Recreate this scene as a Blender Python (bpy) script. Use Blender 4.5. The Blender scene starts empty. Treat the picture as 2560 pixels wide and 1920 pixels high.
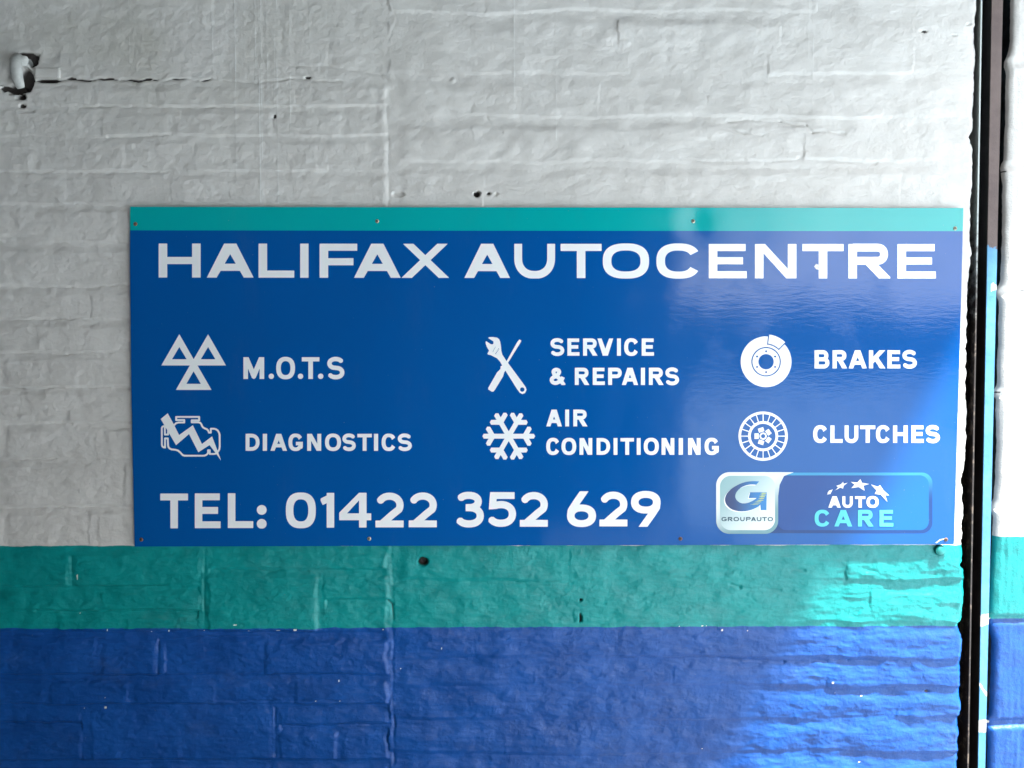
import bpy, math, random
import numpy as np
from mathutils import Vector, Matrix
from mathutils.geometry import tessellate_polygon

SC = bpy.context.scene
COL = SC.collection

# ---------------------------------------------------------------- camera
EYE = 1.62                                    # eye height above the garage floor
CAMP = np.array([0.0, -2.17464, EYE])
YAW, PITCH, ROLL, FPX = 0.0118773, -0.0459552, 0.000656, 2250.0

def cam_basis():
    cy, sy, cp, sp = math.cos(YAW), math.sin(YAW), math.cos(PITCH), math.sin(PITCH)
    f = np.array([sy*cp, cy*cp, sp]); r = np.array([cy, -sy, 0.0]); u = np.cross(r, f)
    c, s = math.cos(ROLL), math.sin(ROLL)
    return c*r+s*u, -s*r+c*u, f
CR, CU, CF = cam_basis()
cam = bpy.data.cameras.new("camera"); camo = bpy.data.objects.new("camera", cam); COL.objects.link(camo)
cam.sensor_width = 36.0; cam.lens = 36.0*FPX/2560.0; cam.clip_end = 500; cam.clip_start = 0.05
M = Matrix(((CR[0], CU[0], -CF[0], CAMP[0]), (CR[1], CU[1], -CF[1], CAMP[1]), (CR[2], CU[2], -CF[2], CAMP[2]), (0, 0, 0, 1)))
camo.matrix_world = M
SC.camera = camo

# ---------------------------------------------------------------- light
SUN_E, SUN_A = math.radians(61.2), math.radians(22.0)
w = bpy.data.worlds.new("World"); SC.world = w; w.use_nodes = True
nt = w.node_tree; nt.nodes.clear()
out = nt.nodes.new('ShaderNodeOutputWorld'); bg = nt.nodes.new('ShaderNodeBackground')
sky = nt.nodes.new('ShaderNodeTexSky'); sky.sky_type = 'NISHITA'; sky.sun_disc = False
sky.sun_elevation = SUN_E; sky.sun_rotation = math.radians(90)+SUN_A; sky.air_density = 1.0; sky.dust_density = 1.2; sky.ozone_density = 1.6
tc = nt.nodes.new('ShaderNodeTexCoord'); mp = nt.nodes.new('ShaderNodeMapping'); mp.inputs['Scale'].default_value = (1, 1, 2.6); mp.inputs['Location'].default_value = (20, 3, 5)
cl = nt.nodes.new('ShaderNodeTexNoise'); cl.inputs['Scale'].default_value = 2.2; cl.inputs['Detail'].default_value = 7
rp = nt.nodes.new('ShaderNodeValToRGB'); rp.color_ramp.elements[0].position = .38; rp.color_ramp.elements[1].position = .58
mx = nt.nodes.new('ShaderNodeMix'); mx.data_type = 'RGBA'; mx.inputs['B'].default_value = (14.2, 14.2, 13.9, 1)
nt.links.new(tc.outputs['Generated'], mp.inputs['Vector']); nt.links.new(mp.outputs[0], cl.inputs['Vector'])
nt.links.new(cl.outputs['Fac'], rp.inputs['Fac']); nt.links.new(rp.outputs['Color'], mx.inputs['Factor'])
nt.links.new(sky.outputs[0], mx.inputs['A']); nt.links.new(mx.outputs['Result'], bg.inputs['Color'])
bg.inputs['Strength'].default_value = 0.11
nt.links.new(bg.outputs[0], out.inputs['Surface'])
sl = bpy.data.lights.new("sun", 'SUN'); sl.energy = 5.0; sl.angle = math.radians(3.0); sl.color = (1.0, 0.98, 0.95)
so = bpy.data.objects.new("sun", sl); COL.objects.link(so); so.location = (6, -2, 9)
sd = Vector((math.cos(SUN_E)*math.cos(SUN_A), -math.cos(SUN_E)*math.sin(SUN_A), math.sin(SUN_E)))
so.rotation_euler = sd.to_track_quat('Z', 'Y').to_euler()
vs = SC.view_settings
vs.view_transform = 'Standard'; vs.look = 'None'; vs.gamma = 1; vs.use_curve_mapping = False; vs.exposure = 2.7
SC.cycles.use_denoising = True; SC.cycles.max_bounces = 10; SC.cycles.diffuse_bounces = 6
SC.cycles.sample_clamp_indirect = 6

# ---------------------------------------------------------------- helpers
def P(px, py, Y=0.0):
    """point of the place that the photograph shows at (px, py) on the plane y = Y of the wall"""
    d = CF + CR*((px-1280.0)/FPX) + CU*((960.0-py)/FPX)
    t = (Y-CAMP[1])/d[1]
    p = CAMP + d*t
    return float(p[0]), float(Y), float(p[2])
def Parr(a, Y):
    a = np.asarray(a, float)
    d = CF[None]+CR[None]*((a[:, 0:1]-1280)/FPX)+CU[None]*((960-a[:, 1:2])/FPX)
    t = (Y-CAMP[1])/d[:, 1:2]
    p = CAMP[None]+d*t; p[:, 1] = Y
    return p

def node_mat(name):
    m = bpy.data.materials.new(name); m.use_nodes = True
    return m, m.node_tree, m.node_tree.nodes['Principled BSDF']
class NB:
    """small node builder"""
    def __init__(s, nt): s.nt = nt
    def n(s, t, **k):
        x = s.nt.nodes.new(t)
        for a, b in k.items(): setattr(x, a, b)
        return x
    def link(s, a, b): s.nt.links.new(a, b)
    def put(s, sock, v):
        if hasattr(v, 'is_output') or isinstance(v, bpy.types.NodeSocket): s.nt.links.new(v, sock)
        else: sock.default_value = v
    def math(s, op, a, b=None, c=None, clamp=False):
        x = s.n('ShaderNodeMath', operation=op, use_clamp=clamp); s.put(x.inputs[0], a)
        if b is not None: s.put(x.inputs[1], b)
        if c is not None: s.put(x.inputs[2], c)
        return x.outputs[0]
    def mix(s, f, a, b, blend='MIX'):
        x = s.n('ShaderNodeMix', data_type='RGBA', blend_type=blend); s.put(x.inputs['Factor'], f)
        s.put(x.inputs['A'], a if not isinstance(a, tuple) else a+(1,) * (4-len(a)))
        s.put(x.inputs['B'], b if not isinstance(b, tuple) else b+(1,) * (4-len(b)))
        return x.outputs['Result']
    def ramp(s, v, lo, hi, a=0.0, b=1.0):
        x = s.n('ShaderNodeMapRange'); x.interpolation_type = 'SMOOTHSTEP'
        s.put(x.inputs['Value'], v); s.put(x.inputs['From Min'], lo); s.put(x.inputs['From Max'], hi)
        s.put(x.inputs['To Min'], a); s.put(x.inputs['To Max'], b)
        return x.outputs['Result']
    def pos(s):
        g = s.n('ShaderNodeNewGeometry'); sp = s.n('ShaderNodeSeparateXYZ'); s.link(g.outputs['Position'], sp.inputs[0])
        return g.outputs['Position'], sp.outputs[0], sp.outputs[1], sp.outputs[2]
    def noise(s, vec, scale, detail=3, rough=.5, stretch=None):
        if stretch:
            m = s.n('ShaderNodeMapping'); m.inputs['Scale'].default_value = stretch; s.link(vec, m.inputs['Vector']); vec = m.outputs[0]
        x = s.n('ShaderNodeTexNoise'); x.inputs['Scale'].default_value = scale; x.inputs['Detail'].default_value = detail
        x.inputs['Roughness'].default_value = rough; s.link(vec, x.inputs['Vector'])
        return x.outputs['Fac']
    def bump(s, h, dist, strength=1.0, normal=None):
        x = s.n('ShaderNodeBump'); x.inputs['Distance'].default_value = dist; x.inputs['Strength'].default_value = strength
        s.link(h, x.inputs['Height'])
        if normal is not None: s.link(normal, x.inputs['Normal'])
        return x.outputs[0]

def simple_mat(name, col, rough=.6, var=.15, scale=20., bump=0.0, metal=0.0, stretch=None, spec=.5):
    m, t, b = node_mat(name); k = NB(t); p, x, y, z = k.pos()
    n = k.noise(p, scale, 5, .6, stretch)
    c = k.mix(k.ramp(n, .3, .7), tuple(v*(1-var) for v in col), tuple(min(1, v*(1+var)) for v in col))
    k.link(c, b.inputs['Base Color']); b.inputs['Roughness'].default_value = rough; b.inputs['Metallic'].default_value = metal
    b.inputs['Specular IOR Level'].default_value = spec
    if bump: k.link(k.bump(n, bump), b.inputs['Normal'])
    return m

def link_obj(name, me, mat=None, parent=None, **props):
    o = bpy.data.objects.new(name, me); COL.objects.link(o)
    if mat is not None and me is not None: me.materials.append(mat)
    if parent is not None: o.parent = parent
    for a, b in props.items(): o[a] = b
    return o
def empty(name, loc, label, category, group=None):
    o = bpy.data.objects.new(name, None); COL.objects.link(o); o.location = loc; o.empty_display_size = .1
    o['label'] = label; o['category'] = category
    if group: o['group'] = group
    return o
def child(name, me, mat, parent, **props):
    """part whose mesh is in world coordinates, kept there under its parent"""
    o = link_obj(name, me, mat, parent, **props)
    o.matrix_parent_inverse = Matrix.Translation(-Vector(parent_loc(parent)))
    return o
def parent_loc(p):
    l = Vector((0, 0, 0))
    if p.type == 'EMPTY': l = Vector(p.location)
    return l
def mesh_from(name, verts, faces, smooth=False):
    me = bpy.data.meshes.new(name); me.from_pydata([tuple(v) for v in verts], [], [tuple(f) for f in faces]); me.update()
    if smooth: me.polygons.foreach_set('use_smooth', [True]*len(me.polygons))
    return me
def box_mesh(name, x0, x1, y0, y1, z0, z1, bevel=0.0):
    if bevel <= 0:
        v = [(x, y, z) for z in (z0, z1) for y in (y0, y1) for x in (x0, x1)]
        return mesh_from(name, v, [(0, 2, 3, 1), (4, 5, 7, 6), (0, 1, 5, 4), (2, 6, 7, 3), (0, 4, 6, 2), (1, 3, 7, 5)])
    import bmesh
    bm = bmesh.new(); bmesh.ops.create_cube(bm, size=1)
    bmesh.ops.scale(bm, vec=(x1-x0, y1-y0, z1-z0), verts=bm.verts)
    bmesh.ops.translate(bm, vec=((x0+x1)/2, (y0+y1)/2, (z0+z1)/2), verts=bm.verts)
    bmesh.ops.bevel(bm, geom=bm.edges[:], offset=bevel, segments=2, affect='EDGES', profile=.6)
    me = bpy.data.meshes.new(name); bm.to_mesh(me); bm.free(); return me

# value / gradient noise
def pnoise(X, Z, sx, sz, seed):
    rng = np.random.RandomState(seed); N = 256
    g = rng.rand(N, N).astype(np.float32)*2*np.pi
    gx, gz = np.cos(g), np.sin(g)
    u = X/sx+seed*7.31; v = Z/sz+seed*3.17
    iu = np.floor(u).astype(np.int32); iv = np.floor(v).astype(np.int32); fu = (u-iu); fv = (v-iv)
    su = fu*fu*fu*(fu*(fu*6-15)+10); sv = fv*fv*fv*(fv*(fv*6-15)+10)
    def d(a, b):
        ii, jj = (iu+a) % N, (iv+b) % N
        return gx[ii, jj]*(fu-a)+gz[ii, jj]*(fv-b)
    a = d(0, 0)+(d(1, 0)-d(0, 0))*su; b = d(0, 1)+(d(1, 1)-d(0, 1))*su
    return (a+(b-a)*sv)*1.5
def fbm(X, Z, sx, sz, seed, o=3, g=.5):
    r = 0; a = 1
    for i in range(o): r = r+a*pnoise(X, Z, sx/2**i, sz/2**i, seed+i*11); a *= g
    return r
def sstep(x, a, b):
    t = np.clip((x-a)/(b-a), 0, 1); return t*t*(3-2*t)

# ================================================================ MATERIALS
def zline(pa, pb, Y=0):
    """z = a + b*x of the line through two photo points on the wall"""
    A, B = P(*pa, Y), P(*pb, Y); b = (B[2]-A[2])/(B[0]-A[0]); return A[2]-b*A[0], b

def paint_material():
    m, t, b = node_mat("masonry_paint"); k = NB(t); p, x, y, z = k.pos()
    pier = k.math('GREATER_THAN', x, 1.17)
    wob = k.math('MULTIPLY', k.math('SUBTRACT', k.noise(p, 14, 4, .6), .5), .012)
    def band(l1, l2):
        a1, b1 = zline(*l1); z2 = P(2540, l2)[2]
        zl = k.math('MULTIPLY_ADD', x, b1, a1)
        zz = k.math('ADD', k.math('MULTIPLY', zl, k.math('SUBTRACT', 1.0, pier)), k.math('MULTIPLY', pier, z2))
        return k.math('ADD', zz, wob)
    zt = band(((100, 1364), (2300, 1362)), 1342)
    zb = band(((100, 1570), (2300, 1565)), 1549)
    is_white = k.ramp(k.math('SUBTRACT', z, zt), -.0006, .0006)
    is_teal = k.ramp(k.math('SUBTRACT', z, zb), -.0006, .0006)
    big = k.noise(p, 2.2, 4, .55); mid = k.noise(p, 11, 4, .6); fine = k.noise(p, 90, 3, .6)
    white = k.mix(k.ramp(mid, .35, .7), (.595, .572, .535), (.66, .637, .60))
    # yellowish stain towards the top left, also darkened for the weaker light there
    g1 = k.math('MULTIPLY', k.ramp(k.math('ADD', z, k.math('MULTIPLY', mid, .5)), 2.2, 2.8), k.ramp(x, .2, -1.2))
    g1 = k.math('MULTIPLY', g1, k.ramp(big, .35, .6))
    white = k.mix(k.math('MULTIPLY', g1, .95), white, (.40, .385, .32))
    dirt = k.math('MULTIPLY', k.ramp(k.noise(p, 26, 6, .7), .60, .78), .22)
    white = k.mix(dirt, white, (.36, .36, .34))
    teal = k.mix(k.ramp(mid, .3, .7), (.0005, .22, .215), (.001, .28, .27))
    blue = k.mix(k.ramp(mid, .3, .7), (.003, .056, .25), (.005, .078, .33))
    c = k.mix(is_teal, blue, teal); c = k.mix(is_white, c, white)
    # rubbed, dusty places and fine specks in the coat
    rub = k.math('MULTIPLY', k.ramp(k.noise(p, 5, 8, .78, (1, 1, 1.8)), .50, .78), .10)
    c = k.mix(rub, c, (.30, .33, .34))
    spk = k.math('MULTIPLY', k.ramp(k.noise(p, 210, 2, .5), .73, .79), .35)
    c = k.mix(spk, c, (.20, .20, .19))
    at = k.n('ShaderNodeAttribute', attribute_name='wear'); sp = k.n('ShaderNodeSeparateColor'); k.link(at.outputs['Color'], sp.inputs[0])
    # pale scuffs and flecks of the old coat, drips, then bare dark holes
    c = k.mix(k.ramp(sp.outputs[2], .15, .75), c, (.78, .79, .76))
    c = k.mix(k.ramp(sp.outputs[1], .35, .6), c, (.72, .70, .62))
    c = k.mix(k.ramp(sp.outputs[0], .25, .7), c, (.035, .028, .025))
    k.link(c, b.inputs['Base Color'])
    r = k.math('ADD', k.math('MULTIPLY', is_white, .13), k.math('MULTIPLY_ADD', mid, .16, .29))
    k.link(r, b.inputs['Roughness'])
    b.inputs['Specular IOR Level'].default_value = .42
    h1 = k.noise(p, 150, 4, .68); h2 = k.noise(p, 30, 3, .5, (1, 1, 1.7)); h3 = k.noise(p, 420, 2, .5)
    h = k.math('ADD', k.math('MULTIPLY', h2, .6), k.math('MULTIPLY', h1, .46)); h = k.math('ADD', h, k.math('MULTIPLY', h3, .05))
    h = k.math('MULTIPLY', h, k.math('MULTIPLY_ADD', is_white, .10, 1.0))
    k.link(k.bump(h, .0038, .72), b.inputs['Normal'])
    return m
PAINT = paint_material()

SIGN_Y = -0.0135          # front face of the sign sheet
SCREWS = [(338.5, 560), (943, 553), (1733, 553), (2388, 571), (353, 1349), (923, 1347), (1701, 1347), (2365, 1349)]
def sign_bump(k, p, x, y, z):
    """the sheet's own waviness: long bows, orange peel and a dimple round each screw"""
    n1 = k.noise(p, 1.9, 2, .4, (1.6, 1, .55))
    n2 = k.noise(p, 70, 3, .6, (.45, 1, 1.5))
    h = k.math('ADD', k.math('MULTIPLY', n1, .0085), k.math('MULTIPLY', n2, .00013))
    for i, (sx, sy) in enumerate(SCREWS):
        if sy > 1000: continue
        q = P(sx, sy, SIGN_Y)
        dx = k.math('SUBTRACT', x, q[0]); dz = k.math('SUBTRACT', z, q[2])
        d2 = k.math('ADD', k.math('MULTIPLY', dx, dx), k.math('MULTIPLY', dz, dz))
        e = k.math('EXPONENT', k.math('MULTIPLY', d2, -1.0/(.035**2)))
        h = k.math('SUBTRACT', h, k.math('MULTIPLY', e, .0011 if i == 2 else .0006))
    return k.bump(h, 1.0)
def sign_mat(name, colfn, rough=.09, spec=.26):
    m, t, b = node_mat(name); k = NB(t); p, x, y, z = k.pos()
    c = colfn(k, p, x, y, z)
    dust = k.math('MULTIPLY', k.ramp(k.noise(p, 7, 8, .75, (1, 1, .35)), .52, .80), .035)
    spots = k.math('MULTIPLY', k.ramp(k.noise(p, 160, 2, .5), .74, .80), .25)
    c = k.mix(k.math('MAXIMUM', dust, spots), c, (.30, .31, .30))
    k.link(c, b.inputs['Base Color'])
    sm = k.noise(p, 9, 4, .6); k.link(k.math('MULTIPLY_ADD', k.ramp(sm, .5, .75), .10, rough), b.inputs['Roughness'])
    b.inputs['Specular IOR Level'].default_value = spec
    k.link(sign_bump(k, p, x, y, z), b.inputs['Normal'])
    return m
S_BLUE = sign_mat("sign_blue_print", lambda k, p, x, y, z: (.001, .083, .315))
S_TEAL = sign_mat("sign_teal_print", lambda k, p, x, y, z: (.001, .36, .36))
S_WHITE = sign_mat("sign_white_print", lambda k, p, x, y, z: (.85, .86, .86))
S_CYAN = sign_mat("sign_cyan_print", lambda k, p, x, y, z: (.08, .52, .62))
S_GREY = sign_mat("sign_grey_print", lambda k, p, x, y, z: (.05, .10, .13))
S_DARK = sign_mat("sign_navy_print", lambda k, p, x, y, z: (.012, .025, .07))
S_YELL = sign_mat("sign_yellow_print", lambda k, p, x, y, z: (.55, .62, .10))
def gx(px, py=1260): return P(px, py, SIGN_Y)[0]
def gz(py, px=2000): return P(px, py, SIGN_Y)[2]
S_SILVER = sign_mat("sign_silver_print", lambda k, p, x, y, z: k.mix(k.ramp(k.math('SUBTRACT', k.math('SUBTRACT', x, gx(1800)), k.math('SUBTRACT', z, gz(1190))), .02, .26), (.26, .42, .43), (.74, .80, .79)))
S_RIM = sign_mat("sign_rim_print", lambda k, p, x, y, z: k.mix(k.ramp(k.math('SUBTRACT', z, k.math('MULTIPLY', k.math('SUBTRACT', x, gx(1870)), .55)), gz(1325), gz(1205)), (.16, .30, .32), (.74, .78, .77)))
S_LOGOB = sign_mat("sign_panel_blue_print", lambda k, p, x, y, z: k.mix(k.ramp(k.math('SUBTRACT', x, k.math('MULTIPLY', k.math('SUBTRACT', z, gz(1330)), .8)), gx(1930), gx(2250)), (.004, .050, .23), (.001, .11, .36)))
S_EDGEB = sign_mat("sign_panel_edge_print", lambda k, p, x, y, z: k.mix(k.ramp(k.math('SUBTRACT', z, k.math('MULTIPLY', k.math('SUBTRACT', x, gx(1950)), .12)), gz(1300), gz(1200)), (.002, .035, .16), (.03, .26, .48)))
S_GBLUE = sign_mat("sign_g_print", lambda k, p, x, y, z: k.mix(k.ramp(x, gx(1820), gx(1915)), (.018, .035, .13), (.03, .20, .48)))

STEEL = simple_mat("worn_steel", (.42, .44, .42), .42, .35, 60, .0006, .7)
DARKSTEEL = simple_mat("shade_dark_steel", (.018, .016, .017), .55, .4, 40, .0008)  # near-black colour carries the shade of hollows and screw slots
DARKGAP = simple_mat("shade_dark_recess", (.030, .027, .024), .9, .5, 50, .004)  # shade of the deep gap is put into this dark colour
CONC = simple_mat("concrete", (.31, .39, .45), .85, .2, 3, .002)
FLOORM = simple_mat("garage_floor_paint", (.12, .12, .12), .55, .3, 2.5, .001)
INWALL = simple_mat("inner_wall_paint", (.13, .135, .14), .7, .1, 3)
CEILM = simple_mat("ceiling_board", (.06, .06, .058), .8, .15, 2)
HEDGE = simple_mat("hedge_leaves", (.035, .055, .02), .8, .6, 5, .1)
STONEM = simple_mat("boundary_stone", (.07, .075, .06), .9, .3, 2, .02)

# ================================================================ MAIN WALL
XEDGE = 1.134                                      # right-hand edge of the wall, at the shutter guide
def rect(x0, y0, x1, y1):
    a = P(x0, (y0+y1)/2); b = P(x1, (y0+y1)/2); c = P((x0+x1)/2, y0); d = P((x0+x1)/2, y1)
    return a[0], b[0], d[2], c[2]                  # x0,x1,zlow,zhigh

bricks = []                                        # (x0,x1,z0,z1, proud, joint, kind)
rnd = random.Random(5)
def row(y0, y1, joints, kind, proud, joint, x0=-60, x1=976):
    xs = [x0]+list(joints)+[x1]
    for a, b in zip(xs[:-1], xs[1:]):
        r = rect(a, y0, b, y1); bricks.append((*r, proud*rnd.uniform(.75, 1.3)*(.66 if kind == 0 and y1 < 1370 else 1.15 if kind == 0 else .85), joint, kind))
LJ = .0052
# left masonry: small bricks, rows and joints as seen
row(205, 268, [228, 385, 545, 742], 0, .0030, LJ)
row(268, 342, [30, 250, 430, 685, 860], 0, .0030, LJ)
row(342, 431, [88, 320, 480, 628, 800], 0, .0028, LJ)
row(431, 512, [175, 445, 730], 0, .0028, LJ)
row(512, 610, [35, 300], 0, .0032, LJ, x1=620)
row(612, 716, [128], 0, .0036, LJ, x1=420)
row(716, 799, [248], 0, .0036, LJ, x1=440)
row(799, 884, [85], 0, .0038, LJ, x1=420)
row(884, 970, [8, 205], 0, .0040, LJ, x1=430)
row(970, 1059, [165], 0, .0036, LJ, x1=400)
row(1059, 1150, [10, 255], 0, .0036, LJ, x1=450)
row(1150, 1268, [305], 0, .0036, LJ, x1=520)
row(1268, 1372, [15, 240], 0, .0034, LJ, x1=480)
row(1372, 1468, [180], 0, .0036, LJ, x1=508)
row(1468, 1528, [70, 248], 0, .0036, LJ, x1=508)
row(1528, 1580, [140, 310], 0, .0030, LJ, x1=508)
row(1372, 1424, [], 0, .0030, LJ, 514, 974)
row(1424, 1580, [], 0, .0048, LJ, 514, 800)
row(1424, 1500, [], 0, .0036, LJ, 800, 976)
row(1500, 1580, [], 0, .0036, LJ, 800, 976)
row(1588, 1688, [250, 397, 660], 0, .0042, .006)
row(1690, 1762, [120, 330, 546, 730], 0, .0036, .006)
row(1764, 1806, [], 0, .0032, .006, -60, 212)
row(1806, 1902, [], 0, .0036, .006, -60, 212)
row(1764, 1902, [460], 0, .0040, .006, 222, 686)
row(1764, 1812, [], 0, .0036, .006, 692, 976)
row(1814, 1902, [850], 0, .0040, .006, 692, 976)
row(1904, 1990, [150, 400, 640, 830], 0, .004, .006)
row(1990, 2080, [60, 320, 560, 790], 0, .004, .006)
row(2080, 2170, [150, 400, 640, 830], 0, .004, .006)
# right masonry: larger stones under a thicker coat
RJ = .0075
def rrow(y0, y1, joints, proud=.0022): row(y0, y1, joints, 1, proud, RJ, 988, 2444)
rrow(-190, -70, [1350, 1760, 2160])
rrow(-70, 36, [1230, 1640, 2030])
rrow(36, 192, [1196, 1560, 1935, 2270], .0018)
rrow(192, 298, [1196, 1480, 1860, 2190], .0020)
rrow(298, 410, [1196, 1620, 2025, 2350], .0026)
rrow(410, 540, [1192, 1450, 1905, 2235], .0026)
rrow(1350, 1455, [1440, 1830, 2130], .0030)
rrow(1457, 1562, [1449, 1790, 2190], .0034)
rrow(1562, 1648, [1204, 1530, 1870, 2230], .0042)
rrow(1650, 1720, [1350, 1700, 2080], .0044)
rrow(1722, 1798, [1190, 1500, 1880, 2260], .0044)
rrow(1800, 1886, [1275, 1640, 2035], .0046)
rrow(1888, 1975, [1180, 1560, 1960, 2300], .0046)
rrow(1975, 2065, [1300, 1700, 2100], .0046)
# further left, out of the frame: the same courses go on
for i, (a, b) in enumerate([(205, 268), (268, 342), (342, 431), (431, 512), (512, 610), (612, 716), (716, 799), (799, 884), (884, 970), (970, 1059), (1059, 1150), (1150, 1268), (1268, 1372), (1372, 1468), (1468, 1580), (1588, 1688), (1690, 1762), (1764, 1902)]):
    o = -60-(i*97) % 130
    row(a, b, [o-250, o-505, o-760] if o > -75 else [o, o-250, o-505, o-760], 0, .0034, LJ, -1000, -60)

# grid: fine where the photograph looks, coarser beyond
xa, _, zt_ = P(-60, -60); _, _, zb_ = P(-60, 1980)
F = .0028
xs = np.concatenate([np.arange(-3.2, xa, .016), np.arange(xa+.004, XEDGE+.0005, F)]); xs[-1] = XEDGE
zs = np.concatenate([np.arange(0.0, zb_, .016), np.arange(zb_+.004, zt_, F), np.arange(zt_+.004, 3.62, .016)]); zs[-1] = 3.6
X, Z = np.meshgrid(xs, zs)                         # rows = z
nz, nx = X.shape
# warped coordinates make every joint line wander a little
Xw = X+.0045*fbm(X, Z, .09, .05, 3, 3)
Zw = Z+.0036*fbm(X, Z, .16, .10, 4, 3)+.0010*pnoise(X, Z, .02, .02, 8)
Zw2 = Zw+.0075*fbm(X, Z, .34, .16, 14, 3, .55)
lab = np.zeros(X.shape, np.int32)                  # vertex-level label by cell of the course, for the relief
relief = np.full(X.shape, -.0, np.float32)
inside = np.zeros(X.shape, np.float32)
for i, (x0, x1, z0, z1, proud, jt, kind) in enumerate(bricks):
    c0, c1 = np.searchsorted(xs, [x0-.02, x1+.02]); r0, r1 = np.searchsorted(zs, [z0-.03, z1+.03])
    if c1 <= c0 or r1 <= r0: continue
    xx = Xw[r0:r1, c0:c1]; zz = (Zw if kind == 0 else Zw2)[r0:r1, c0:c1]
    cxm, czm = (x0+x1)/2, (z0+z1)/2
    # distance in from the joint centre line, each side with its own softness
    dl = (xx-x0-jt*.75); dr = (x1-xx-jt*.75); db = (zz-z0-jt*.45); dt = (z1-zz-jt*1.15)
    soft = .006 if kind == 0 else .016
    vj = rnd.uniform(.25, .6) if kind == 0 else rnd.uniform(.0, .22)
    soft_v = soft*1.6
    vl = 1.0 if x0 < P(-55, 960)[0] or abs(x0-P(988, 960)[0]) < .004 else vj
    vr = 1.0 if (kind == 0 and x1 > P(970, 960)[0]) or kind == 1 and x1 > 1.12 else vj
    near = (dl > -.02)*(dr > -.02)
    e = near*(1-vl+vl*sstep(dl, -.001, soft_v))*(1-vr+vr*sstep(dr, -.001, soft_v))*sstep(dt, -.001, soft*2.6 if kind == 0 else (.030 if z1 < 1.2 else .022))*sstep(db, -.0006, .0028 if kind == 0 else .008)
    tilt = (xx-cxm)*rnd.uniform(-.012, .012)*(1 if kind == 0 else .25)+(zz-czm)*rnd.uniform(-.03, .03 if kind == 0 else .05)
    val = np.maximum(e*(proud*(1.0 if kind == 1 and z1 < 1.2 else 1)+tilt), 0)
    relief[r0:r1, c0:c1] = np.maximum(relief[r0:r1, c0:c1], val)
    ins = np.minimum(np.minimum(dl, dr), np.minimum(db, dt)) > -.0006
    inside[r0:r1, c0:c1] = np.maximum(inside[r0:r1, c0:c1], e)
    lab[r0:r1, c0:c1] = np.where(ins, i+1, lab[r0:r1, c0:c1])
left = sstep(-Xw, -P(978, 960)[0]-.004, -P(978, 960)[0]+.004)    # 1 on the left of the straight vertical joint
low = sstep(-Z, -P(980, 1364)[2], -P(980, 1364)[2]+.05)
# the coat: lumps, brush and trowel marks
h = relief.copy()
lump = fbm(X, Z, .058, .042, 21, 3, .42)
lump2 = fbm(X, Z, .16, .11, 31, 3, .5)
wrk = fbm(X+.02*lump, Z+.004*lump2, .075, .022, 41, 3, .55)
h += .0015*lump*(1-.45*left)+.0012*np.sqrt(wrk*wrk+.03)*(.35+.9*low)+.0022*lump2*(1-.5*left)
h += .0015*low*(1-left)*fbm(X, Z, .17, .034, 51, 3, .55)
h += .0009*left*fbm(X, Z, .030, .024, 55, 2, .5)
pk = pnoise(X, Z, .011, .010, 61)
msk = sstep(fbm(X, Z, .22, .16, 71, 2), .0, .5)
msk2 = sstep(fbm(X, Z, .10, .07, 73, 2), .05, .55)
h += .0008*msk2*inside*(.3+.5*low+.3*left)*fbm(X+.01*lump, Z, .020, .013, 75, 2, .6)
h += .0004*np.clip(pk, -.3, 1)*msk+.00015*pnoise(X, Z, .006, .006, 62)
# long vertical joint between the two kinds of masonry (a fillet beside a crack)
zj = P(978, 200)[2]
xj = np.interp(Z, [0, P(984, 1900)[2], P(972, 500)[2], P(966, 200)[2], 3.6], [P(984, 1900)[0], P(984, 1900)[0], P(973, 500)[0], P(966, 210)[0], P(966, 210)[0]])+.003*pnoise(X, Z, .3, .07, 81)
on = sstep(-Z, -zj, -zj+.03)
dj = X-xj
h -= on*.0028*np.exp(-(dj/.0028)**2)*(.6+.4*pnoise(X*0, Z, 1, .06, 82))*.6
h += on*.0012*np.exp(-((dj+.012)/.009)**2)
# plastered band over the small bricks
wear = np.zeros(X.shape+(4,), np.float32); wear[..., 3] = 1
jk = on*np.exp(-(dj/.0022)**2)*sstep(pnoise(X*0, Z, 1, .05, 83), -.5, .3)
wear[..., 0] = np.maximum(wear[..., 0], .42*jk)
def blob(px, py, rx, ry, depth, dark=0., chip=0., rough=.35, ang=0.):
    q = P(px, py); rx *= .00097; ry *= .00097
    R_ = max(rx, ry)*2.2+.004
    c0, c1 = np.searchsorted(xs, [q[0]-R_, q[0]+R_]); r0, r1 = np.searchsorted(zs, [q[2]-R_, q[2]+R_])
    if c1 <= c0 or r1 <= r0: return
    xx = X[r0:r1, c0:c1]-q[0]; zz = Z[r0:r1, c0:c1]-q[2]
    ca, sa = math.cos(ang), math.sin(ang); u = xx*ca+zz*sa; v = -xx*sa+zz*ca
    d = np.sqrt((u/rx)**2+(v/ry)**2)*(1+rough*pnoise(X[r0:r1, c0:c1], Z[r0:r1, c0:c1], max(.012, R_*.35), max(.012, R_*.35), int(px) % 90+1))
    k = 1-(sstep(d, .72, 1.08) if depth >= .004 or dark or chip else sstep(d, .1, 1.15))
    if depth >= .004: h[r0:r1, c0:c1] = np.minimum(h[r0:r1, c0:c1], h[r0:r1, c0:c1]*(1-k)-depth*k)
    else: h[r0:r1, c0:c1] -= depth*k
    if dark: wear[r0:r1, c0:c1, 0] = np.maximum(wear[r0:r1, c0:c1, 0], dark*k)
    if chip: wear[r0:r1, c0:c1, 1] = np.maximum(wear[r0:r1, c0:c1, 1], chip*k)
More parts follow.
